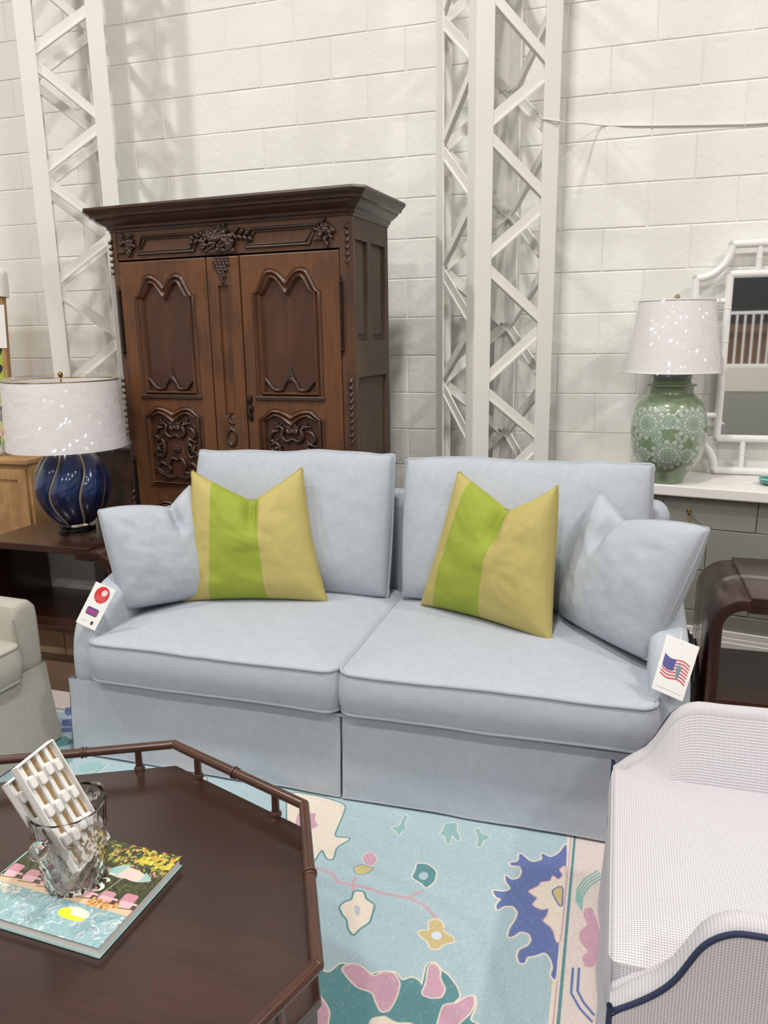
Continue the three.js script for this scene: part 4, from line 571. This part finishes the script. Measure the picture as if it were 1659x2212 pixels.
// ---------------------------------------------------------------- octagonal coffee table
{
  const t = thing('coffee_table', 'dark octagonal tray-top coffee table with bamboo-style gallery rail', 'table', [-1.014, 0.006, 3.129]); const R = 0.588, a0 = -48 * rad, H = 0.414;
  const vx = (k, q = R) => [q * Math.cos(a0 + k * Math.PI / 4), q * Math.sin(a0 + k * Math.PI / 4)];
  const oct = q => Array.from({ length: 8 }, (_, k) => vx(k, q));
  const slab = (q, y0, y1, b) => boxUV(extr(oct(q).map(([x, z]) => [x, -z]), y1 - y0, b).rotateX(-Math.PI / 2).translate(0, y0, 0));
  mesh('top', [slab(R + 0.004, H - 0.022, H, 0.003)], M.mahog, t); mesh('edge_band', [slab(R - 0.004, H - 0.06, H - 0.022, 0.004)], M.mahogRail, t);
  const y = H + 0.062, rr = 0.0115; const knuck = (p, d, r) => { const k = new THREE.TorusGeometry(r, r * 0.3, 6, 14); k.applyQuaternion(new THREE.Quaternion().setFromUnitVectors(V(0, 0, 1), d)); k.translate(p.x, p.y, p.z); return k; };
  for (let k = 0; k < 8; k++) {
    const A = V(vx(k)[0], y, vx(k)[1]), B = V(vx(k + 1)[0], y, vx(k + 1)[1]), d = B.clone().sub(A).normalize(), at = s => A.clone().lerp(B, s);
    mesh('rail', [rod(A, B, rr, rr, 14), ball(A.x, A.y, A.z, rr * 1.02), knuck(at(0.5), d, rr * 1.02), knuck(at(0.52), d, rr * 0.95)], M.mahogRail, t);
    for (const s of [0.2, 0.8]) { const p = at(s); mesh('rail_post', [rod(V(p.x, H - 0.002, p.z), V(p.x, y, p.z), 0.0095, 0.0085, 12), lathe([[0.0135, 0], [0.0135, 0.006], [0.0095, 0.012]], 14).translate(p.x, H, p.z)], M.mahogRail, t); }
    const [lx, lz] = vx(k, R - 0.03); const lg = [rod(V(lx, 0, lz), V(lx, H - 0.03, lz), 0.017, 0.017, 14)]; for (const h of [0.012, 0.12, 0.14, 0.26]) lg.push(knuck(V(lx, h, lz), V(0, 1, 0), 0.0175)); mesh('leg', lg, M.mahogRail, t);
    const a = V(vx(k, R - 0.03)[0], H - 0.11, vx(k, R - 0.03)[1]), b = V(vx(k + 1, R - 0.03)[0], H - 0.11, vx(k + 1, R - 0.03)[1]); const gs = [rod(a, b, 0.009, 0.009, 10)];
    for (const s of [0.25, 0.5, 0.75]) { const p = a.clone().lerp(b, s); gs.push(rod(p, p.clone().add(V(0, 0.055, 0)), 0.006, 0.006, 8)); } mesh('fretwork', gs, M.mahogRail, t);
  }
}
// book on the coffee table
{
  const w = 0.322, d = 0.258, hh = 0.024, b = thing('book', 'garden and pool picture book lying on the octagonal coffee table', 'book', [-0.988, 0.4205, 2.998], -2.5 * rad);
  const map = canvasTex(1280, 1024, (x, W, H) => {
    const r = rng(63), dab = (n, x0, x1, y0, y1, cs, s0, s1, el = 0.6) => { for (let i = 0; i < n; i++) { x.fillStyle = cs[Math.floor(r() * cs.length)]; x.beginPath(); x.ellipse(lerp(x0, x1, r()), lerp(y0, y1, r()), lerp(s0, s1, r()), lerp(s0, s1, r()) * el, r() * 3.14, 0, 7); x.fill(); } };
    x.fillStyle = '#3f4427'; x.fillRect(0, 0, W, H); dab(900, 0, W, 0, 620, ['#4a4f2a', '#33381f', '#5a5f2f', '#2b3020', '#6a6a34'], 6, 26); dab(160, 0, W, 0, 240, ['#8d8f3a', '#a5a045', '#6f7a34', '#2a2f26'], 10, 34); dab(60, 700, W, 0, 200, ['#d9a35a', '#cfc03f', '#e0b070', '#d98a4a'], 10, 26); dab(40, 980, W, 40, 190, ['#e0d04a', '#c9b83c'], 14, 34); dab(25, 850, 1260, 220, 320, ['#e6a58e', '#d99a84'], 8, 20);
    x.strokeStyle = '#8d8a68'; x.lineWidth = 16; x.beginPath(); x.moveTo(985, 360); x.lineTo(930, 600); x.stroke();            // parasol pole
    x.fillStyle = '#f0d9cf'; x.beginPath(); x.moveTo(800, 330); x.quadraticCurveTo(940, 170, 1220, 330); x.quadraticCurveTo(1130, 400, 1010, 370); x.quadraticCurveTo(900, 400, 800, 330); x.fill(); x.fillStyle = '#a9d0cb'; x.beginPath(); x.moveTo(800, 330); x.quadraticCurveTo(880, 215, 960, 228); x.quadraticCurveTo(930, 300, 905, 374); x.quadraticCurveTo(850, 370, 800, 330); x.fill(); x.beginPath(); x.moveTo(1120, 260); x.quadraticCurveTo(1190, 290, 1220, 330); x.lineTo(1120, 378); x.quadraticCurveTo(1140, 320, 1120, 260); x.fill(); x.fillStyle = '#e7a08c'; x.fillRect(720, 300, 90, 22);
    x.fillStyle = '#e6c9a8'; x.fillRect(0, 640, W, 70);
    for (let i = 0; i < 7; i++) { const lx = 10 + i * 185, c = i % 2 ? '#d99fae' : '#cf8fa1'; x.fillStyle = c; x.beginPath(); x.roundRect(lx, 500 + 14 * (i % 3), 120, 110, 26); x.fill(); x.fillStyle = '#f0bfc9'; x.beginPath(); x.roundRect(lx + 14, 580, 160, 60, 18); x.fill(); x.strokeStyle = '#7a5a44'; x.lineWidth = 9; x.beginPath(); x.moveTo(lx, 660); x.lineTo(lx + 150, 640); x.stroke(); x.fillStyle = '#54443c'; x.fillRect(lx + 130, 600, 42, 40); }
    dab(30, 900, 1150, 630, 700, ['#c98a3f', '#b5702f', '#d9a45a'], 10, 26);
    x.fillStyle = '#93b6bb'; x.fillRect(0, 706, W, H - 706); dab(420, 0, W, 720, H, ['#a9c8cb', '#7fa8b2', '#bfd2d3', '#bdbacd', '#9bbfc0', '#d3d7db'], 10, 40, 0.25); dab(60, 0, 300, 720, 800, ['#f0ede4', '#e8d3b0'], 8, 26, 0.4);
    x.fillStyle = '#f3f0da'; x.beginPath(); x.ellipse(890, 800, 120, 54, 0, 0, 7); x.fill(); x.fillStyle = '#dfe63a'; x.beginPath(); x.ellipse(880, 826, 128, 44, 0, 0, 3.3); x.fill(); x.beginPath(); x.ellipse(800, 812, 54, 40, 0, 0, 7); x.fill();
    x.fillStyle = '#f2f1ea'; x.font = 'bold 210px serif'; x.fillText('S', 800, 560); x.fillRect(838, 352, 60, 18);
  });
  const cover = (y0, y1) => bx(-w / 2, w / 2, y0, y1, -d / 2, d / 2, 0.0012, 1);
  mesh('pages', [bx(-w / 2 + 0.004, w / 2 - 0.004, 0.003, hh - 0.003, -d / 2 + 0.004, d / 2 - 0.004)], M.paper, b);
  mesh('back_cover', [cover(0, 0.003)], std({ color: C('#a9cdd0'), roughness: 0.35 }), b); mesh('spine', [bx(-w / 2 - 0.001, -w / 2 + 0.003, 0, hh, -d / 2, d / 2)], std({ color: C('#a9cdd0'), roughness: 0.35 }), b);
  const g = cover(hh - 0.003, hh); const p = g.attributes.position, uv = g.attributes.uv; for (let i = 0; i < p.count; i++) uv.setXY(i, p.getX(i) / w + 0.5, 0.5 - p.getZ(i) / d);
  mesh('front_cover', [g], phy({ map, roughness: 0.35, clearcoat: 0.5, clearcoatRoughness: 0.15 }), b);
}
// cut-glass bucket standing on the book, two white card racks in it
{
  const P = [-0.992, 0.4455, 2.993], b = thing('glass_bucket', 'cut crystal bucket with knob handles standing on the book', 'bucket', P, 0.12);
  const R = v => 0.056 + 0.018 * Math.pow(v, 0.8), H = 0.168, N = 120;
  const outer = (u, v) => { const a = u * 2 * Math.PI, k = v < 0.72 ? 0.0022 * (Math.abs(((u * 16 + v * 5) % 1) - 0.5) + Math.abs((((u * 16 - v * 5) % 1) + 1) % 1 - 0.5) - 0.5) * 2 : 0, sc = v > 0.97 ? 0.0015 * Math.cos(12 * a) : 0; const r = R(v) + k; return V(r * Math.cos(a), H * v + sc, r * Math.sin(a)); };
  const rows = [], W = 0.0055; for (let i = 0; i <= 40; i++) rows.push(['o', i / 40]); for (let i = 0; i <= 20; i++) rows.push(['i', 1 - i / 20 * 0.93]);
  const body = grid(N, rows.length + 1, (u, v) => { const k = Math.round(v * (rows.length + 1)); if (k === 0) return V(0, 0, 0); if (k === rows.length + 1) return V(0, H * 0.07, 0); const [s, q] = rows[k - 1]; if (s === 'o') return outer(u, q); const a = u * 2 * Math.PI, r = R(q) - W; return V(r * Math.cos(a), H * q - (q > 0.99 ? 0.001 : 0), r * Math.sin(a)); });
  { const id = body.index.array; for (let i = 0; i < id.length; i += 3) { const tt = id[i]; id[i] = id[i + 1]; id[i + 1] = tt; } body.computeVertexNormals(); }
  mesh('bowl', [smooth(body.toNonIndexed(), 0.35)], M.glass, b);
  for (const s of [-1, 1]) { const kn = new THREE.IcosahedronGeometry(0.0185, 1); kn.translate(0, H * 0.80, s * 0.098); mesh('knob_handle', [kn, rod(V(0, H * 0.80, s * 0.074), V(0, H * 0.80, s * 0.085), 0.011, 0.009, 10)], M.glass, b); }
  const rack = (label, base, lean, turn, w, L) => {
    const o = thing('card_rack', label, 'rack', base, turn); const g = new THREE.Group(); const T = (m) => { m.rotation.z = lean; return m; };
    T(mesh('back_card', [bx(-0.0015, 0.0015, 0, L, -w / 2, w / 2)], M.paper, o));
    T(mesh('rim', [bx(0, 0.014, L - 0.003, L, -w / 2, w / 2, 0.001, 1), bx(0, 0.014, 0, 0.003, -w / 2, w / 2), bx(0, 0.014, 0, L, -w / 2, -w / 2 + 0.003), bx(0, 0.014, 0, L, w / 2 - 0.003, w / 2)], M.paper, o));
    for (let c = 0; c < 4; c++) { const z0 = -w / 2 + 0.006 + c * (w - 0.012) / 4, z1 = z0 + (w - 0.012) / 4; T(mesh('kraft_strip', [bx(0.0015, 0.004, 0.006, L - 0.006, z0 + 0.001, z0 + (z1 - z0) * 0.5)], M.kraft, o)); T(mesh('white_strip', [bx(0.0015, 0.009, 0.006, L - 0.004, z0 + (z1 - z0) * 0.55, z1 - 0.001, 0.001, 1)], M.paper, o)); for (let k = 0; k < 3; k++) { const y = L * (0.2 + 0.27 * k) + 0.006 * (c % 2); T(mesh('clip', [bx(0.003, 0.018, y, y + 0.026, z0 + (z1 - z0) * 0.25, z1 - 0.002, 0.005, 2)], M.paper, o)); } }
    return o;
  };
  rack('white card rack with kraft strips leaning out of the glass bucket', [-0.95, 0.505, 2.994], 27 * rad, 4 * rad, 0.108, 0.235);
  rack('second white card rack behind the first in the glass bucket', [-0.978, 0.475, 2.996], 30 * rad, 4 * rad, 0.09, 0.225);
}

// ---------------------------------------------------------------- armchairs
{ // gingham chair, facing the coffee table
  const c = thing('armchair', 'grey and white gingham armchair with navy piping', 'armchair', [0.42, 0.006, 2.585], -Math.PI / 2); const F = 0.378, Bk = -0.38, tc = new THREE.CatmullRomCurve3([[0, 0.398], [0.04, 0.436], [0.078, 0.468], [0.105, 0.512], [0.137, 0.574], [0.175, 0.602], [0.26, 0.606], [0.5, 0.612], [0.76, 0.62]].map(p => V(p[0], p[1], 0))).getPoints(300), top = z => { const d = 0.378 - z; let k = 0; while (k < 300 && tc[k].x < d) k++; return tc[k].y; };
  const inB = 0.262, inT = 0.34, out = 0.386;
  mesh('base', [bx(-0.365, 0.365, 0.02, 0.35, Bk + 0.02, F - 0.03, 0.02)], M.gingham, c);
  { const k = boxCushion(rrect(-0.315, 0.315, -0.25, F + 0.004, 0.018), 0.3, 0.424, 0.036, 0.006, () => 0); mesh('seat', k.body, M.gingham, c); }
  mesh('front_panel', [grid(40, 20, (u, v) => V(lerp(-0.385, 0.385, u), lerp(0.01, Math.abs(u - 0.5) < 0.405 ? 0.43 : 0.392, v), F - 0.001 + 0.016 * (1 - v) + 0.004 * Math.sin(u * 22) * (1 - v)), (u, v) => [u * 0.77, v * 0.43]), bx(-0.375, 0.375, 0.01, 0.385, F - 0.03, F - 0.004, 0.01)], M.gingham, c);
  for (const s of [-1, 1]) {
    const prof = tp => { const o = [[inB, 0.33], [inB + 0.004, 0.40]]; for (let i = 1; i <= 5; i++) o.push([lerp(inB, inT, (i / 5) ** 1.2), lerp(0.40, tp - 0.018, i / 5)]); for (let i = 0; i <= 6; i++) { const a = Math.PI * (1 - i / 6); o.push([(inT + out) / 2 + (out - inT) / 2 * Math.cos(a), tp - 0.018 + 0.018 * Math.sin(a)]); } return o; };
    const nn = 13, sec = z => prof(top(z)); const zs = Array.from({ length: 41 }, (_, i) => lerp(F, Bk, i / 40));
    const m = sec(0).length - 1; const roll = grid(m, 40, (u, v) => { const z = zs[Math.round(v * 40)], p = sec(z)[Math.round(u * m)]; return V(s * p[0], p[1], z); }, (u, v) => [u * 0.4, v * 0.76]);
    const cap = [F, Bk].map(z => { const q = sec(z); q.push([out, 0.33]); const sh = new THREE.Shape(q.map(p => new THREE.Vector2(s * p[0], p[1]))); return new THREE.ShapeGeometry(sh).translate(0, 0, z); });
    const a = mesh('arm', [roll, ...cap.map(g => boxUV(g))], M.gingham, c);
    mesh('outside_panel', [grid(40, 16, (u, v) => { const z = zs[Math.round(u * 40)]; return V(s * (out + 0.0015 + 0.02 * (1 - v) ** 2), lerp(0.01, top(z) - 0.02, v), z); }, (u, v, p) => [p.z, p.y])], M.gingham, a);
    mesh('piping', [tube([V(s * (out + 0.012), 0.05, F + 0.004), V(s * (out + 0.005), 0.25, F + 0.002), V(s * (out + 0.001), 0.4, F), V(s * out, top(F) - 0.006, F - 0.004), ...zs.slice(2).filter((_, i) => i % 2).map(z => V(s * (out + 0.001), top(z) - 0.016, z))], 0.0048, 120, 8)], M.navy, a).userData.label = 'navy piping';
  }
  const bk = boxCushion(rrect(-0.33, 0.33, Bk, -0.22, 0.05), 0.3, 0.8, 0.02, 0.02); mesh('backrest', bk.body, M.gingham, c);
  mesh('back_panel', [bx(-0.38, 0.38, 0.01, 0.62, Bk - 0.01, Bk + 0.04, 0.015)], M.gingham, c);
}
{ // oatmeal chair at the left edge
  const w = 0.375, d = 0.375, c = thing('armchair', 'oatmeal textured skirted armchair at the left edge', 'armchair', [-2.415, 0.006, 2.228], 86 * rad);
  mesh('base', [bx(-w + 0.02, w - 0.02, 0.05, 0.32, -d + 0.02, d - 0.03, 0.02)], M.linen, c);
  for (const s of [-1, 1]) { const p = []; const T = 0.565, o = [[-0.058, 0.28], [-0.06, T - 0.05], [-0.045, T - 0.01], [-0.01, T], [0.03, T - 0.004], [0.055, T - 0.03], [0.06, T - 0.08], [0.06, 0.28]]; const g = extr(o, 2 * d - 0.02, 0.022, [], 4); g.translate(s * (w - 0.062), 0, -d + 0.005); mesh('arm', [boxUV(smooth(g, 0.9))], M.linen, c); mesh('front_welt', [tube([V(s * w - 0.004 * s - (s > 0 ? 0.12 : 0) + (s < 0 ? 0 : 0), 0.3, d - 0.012), V(s * w - 0.004 * s - (s > 0 ? 0.12 : 0), T - 0.05, d - 0.012)], 0.004, 12, 6)], M.linen, c); }
  const k = boxCushion(rrect(-w + 0.125, w - 0.125, -0.2, d + 0.02, 0.045), 0.3, 0.425, 0.035, 0.014); const sc = mesh('seat_cushion', k.body, M.linen, c); mesh('piping', [tube(k.w1, 0.0055, 120, 6, true)], M.linen, sc); mesh('piping', [tube(k.w0, 0.0055, 120, 6, true)], M.linen, sc);
  const b = boxCushion(rrect(-w + 0.02, w - 0.02, -d, -d + 0.17, 0.05), 0.3, 0.82, 0.03, 0.02); mesh('backrest', b.body, M.linen, c);
  const sk = (A, B, nx, nz, sd) => { const nn = fbm(sd, 6, 3); const L = Math.hypot(B[0] - A[0], B[1] - A[1]); return mesh('skirt_panel', [grid(40, 14, (u, v) => { const fl = 0.034 * (1 - v) ** 1.3 + 0.016 * (nn(u, 0.4) - 0.5) * (1 - v); return V(lerp(A[0], B[0], u) + nx * fl, lerp(0.006, 0.31, v), lerp(A[1], B[1], u) + nz * fl); }, (u, v) => [u * L, v * 0.31]), grid(40, 14, (u, v) => { const fl = 0.034 * (1 - v) ** 1.3 + 0.016 * (nn(u, 0.4) - 0.5) * (1 - v) - 0.006; return V(lerp(A[0], B[0], u) + nx * fl, lerp(0.006, 0.31, v), lerp(A[1], B[1], u) + nz * fl); }, (u, v) => [u * L, v * 0.31])], M.linen, c); };
  sk([-w, d], [w - 0.012, d], 0, 1, 611); sk([w - 0.012, d - 0.01], [w - 0.012, -d], 1, 0, 613); sk([-w, -d], [-w, d], -1, 0, 617); sk([w, -d], [-w, -d], 0, -1, 619);
}

// ---------------------------------------------------------------- far left corner
{ const c = thing('oak_cabinet', 'light oak cabinet behind the left side table', 'cabinet', [-3.53, 0, 0.47]); mesh('body', [bx(-0.42, 0.42, 0.05, 0.83, -0.07, 0.18, 0.004)], M.oak, c); mesh('top', [bx(-0.43, 0.43, 0.83, 0.858, -0.075, 0.21, 0.006)], M.oak, c); mesh('plinth', [bx(-0.42, 0.42, 0, 0.05, -0.07, 0.19)], M.oak, c); for (const s of [-1, 1]) { const dr = mesh('door', [boxUV(extr([[s * 0.205 - 0.195, 0.09], [s * 0.205 + 0.195, 0.09], [s * 0.205 + 0.195, 0.8], [s * 0.205 - 0.195, 0.8]], 0.018, 0.003, [[[s * 0.205 - 0.14, 0.15], [s * 0.205 - 0.14, 0.74], [s * 0.205 + 0.14, 0.74], [s * 0.205 + 0.14, 0.15]]]).translate(0, 0, 0.181))], M.oak, c); mesh('panel', [bx(s * 0.205 - 0.142, s * 0.205 + 0.142, 0.148, 0.742, 0.181, 0.19)], M.oak, dr); mesh('knob', [ball(s * 0.03, 0.5, 0.21, 0.011)], M.brass, dr); } }
{ const c = thing('framed_painting', 'framed yellow and green painting leaning on the wall above the oak cabinet', 'painting', [-3.635, 0.86, 0.47]); const w = 0.29, h = 0.96; const th = -4 * rad;
  const map = canvasTex(512, 1024, (x, W, H) => { x.fillStyle = '#a9c14a'; x.fillRect(0, 0, W, H); const r = rng(88); const cs = ['#d8d53c', '#6f9f2f', '#2d3030', '#f0e9c0', '#8fb63c', '#c8cf48', '#3c5a2a']; for (let i = 0; i < 120; i++) { x.fillStyle = cs[Math.floor(r() * cs.length)]; x.beginPath(); x.ellipse(r() * W, r() * H, 20 + 90 * r(), 14 + 50 * r(), r() * 3, 0, 7); x.fill(); } });
  const rot = m => { m.rotation.x = th; return m; }; rot(mesh('canvas', [(() => { const g = new THREE.PlaneGeometry(2 * w - 0.06, h - 0.06); g.translate(0, h / 2, 0.016); return g; })()], std({ map, roughness: 0.7 }), c));
  rot(mesh('frame', [bx(-w, w, 0, 0.03, 0, 0.03, 0.003), bx(-w, w, h - 0.03, h, 0, 0.03, 0.003), bx(-w, -w + 0.03, 0, h, 0, 0.03, 0.003), bx(w - 0.03, w, 0, h, 0, 0.03, 0.003), bx(-w + 0.01, w - 0.01, 0.01, h - 0.01, 0.002, 0.012)], M.oak, c));
  rot(mesh('corner_sheet', [bx(0.12, w + 0.012, 0.6, 0.84, 0.031, 0.034, 0.001, 1)], M.paper, c)).userData.label = 'white paper sheet'; rot(mesh('foam_corner', [rod(V(w - 0.03, 0.885, 0.014), V(w - 0.03, 1.0, 0.014), 0.05, 0.05, 20), ball(w - 0.03, 1.0, 0.014, 0.05)], M.whiteCord, c)).userData.label = 'white foam corner guard'; }
{ const c = thing('flower_vase', 'small vase of pink and orange flowers on the oak cabinet', 'flowers', [-3.4, 0.858, 0.58]); mesh('vase', [lathe([[0, 0], [0.035, 0], [0.045, 0.03], [0.03, 0.07], [0.034, 0.08], [0.03, 0.08], [0.026, 0.07], [0, 0.06]], 24)], M.lacquer, c); const r = rng(15), cs = ['#d9508a', '#e88a3c', '#e3b23c', '#c94a76', '#efe6df']; for (let i = 0; i < 16; i++) { const a = r() * 6.283, q = 0.055 * Math.sqrt(r()), y = 0.1 + 0.1 * r(); mesh('flower', [ball(q * Math.cos(a), y, q * Math.sin(a), 0.02, 1, 0.8, 1, 10, 8), rod(V(0, 0.06, 0), V(q * Math.cos(a), y, q * Math.sin(a)), 0.0015, 0.0015, 5)], std({ color: C(cs[i % 5]), roughness: 0.8 }), c); } }
{ const c = thing('dark_cabinet', 'dark burl wooden cabinet beside the armoire behind the blue lamp', 'cabinet', [-2.52, 0, 0.655]); mesh('body', [bx(-0.125, 0.125, 0.06, 0.93, -0.05, 0.06, 0.004)], M.burl, c); mesh('top', [bx(-0.135, 0.135, 0.93, 0.95, -0.06, 0.07, 0.004)], M.burl, c); for (const s of [-1, 1]) mesh('foot', [bx(s * 0.1 - 0.02, s * 0.1 + 0.02, 0, 0.06, -0.05, 0.06, 0.004)], M.burl, c); }
{ const n = fbm(701, 4, 4), g = new THREE.IcosahedronGeometry(1, 12); const p = g.attributes.position; for (let i = 0; i < p.count; i++) { const x = p.getX(i), y = p.getY(i), z = p.getZ(i), k = 0.72 + 0.5 * n(0.5 + 0.35 * x + 0.2 * z, 0.5 + 0.35 * y - 0.1 * z); p.setXYZ(i, 0.043 * x * Math.min(1.05, k), 0.215 + 0.205 * y * k * (y < 0 ? 1.02 : 1), 0.17 * z * k); } g.computeVertexNormals(); const o = mesh('plastic_bundle', [g], phy({ color: C('#16171b'), roughness: 0.25, clearcoat: 0.6, clearcoatRoughness: 0.2 })); o.position.set(0.307, -0.003, 1.22); tag(o, 'crumpled black plastic bundle between the sofa and right side table', 'plastic'); }

// ---------------------------------------------------------------- what the mirror sees across the hall
{ const c = thing('display_counter', 'grey display counter with white upper band across the hall', 'counter', [2.0, 0, 8.2]); mesh('body', [bx(-1.6, 1.6, 0, 0.636, -0.2, 0.4)], std({ color: C('#a7aaa8'), roughness: 0.6 }), c); mesh('upper_band', [bx(-1.62, 1.62, 0.636, 0.985, -0.21, 0.42, 0.01)], M.trim, c); }
{ const c = thing('spindle_headboard', 'white spindle headboard standing on the display counter', 'headboard', [2.0, 0.985, 8.06]); for (let i = 0; i <= 28; i++) mesh('spindle', [rod(V(-1.47 + i * 0.105, 0.04, 0), V(-1.47 + i * 0.105, 0.73, 0), 0.017, 0.017, 10)], M.lacquer, c); mesh('rail', [bx(-1.55, 1.55, 0.72, 0.765, -0.02, 0.02, 0.01)], M.lacquer, c); mesh('rail', [bx(-1.55, 1.55, 0.0, 0.04, -0.02, 0.02, 0.01)], M.lacquer, c); }
{ const o = mesh('brown_board', [bx(-1.5, 1.5, 0, 0.6, -0.02, 0.02)], std({ color: C('#85705e'), roughness: 0.8 })); o.position.set(2.0, 0.985, 8.3); tag(o, 'taupe board behind the white spindle headboard', 'board'); }
{ const c = thing('dark_screen', 'large dark screen above the display counter across the hall', 'screen', [2.0, 0.985, 8.45]); mesh('panel', [bx(-1.3, 1.3, 0.3, 1.4, -0.03, 0.03, 0.01)], phy({ color: C('#1a1e28'), roughness: 0.15, clearcoat: 1, clearcoatRoughness: 0.05 }), c); mesh('stand', [bx(-0.5, 0.5, 0, 0.3, -0.04, 0.04)], M.black, c); }

renderer.render(scene, camera);
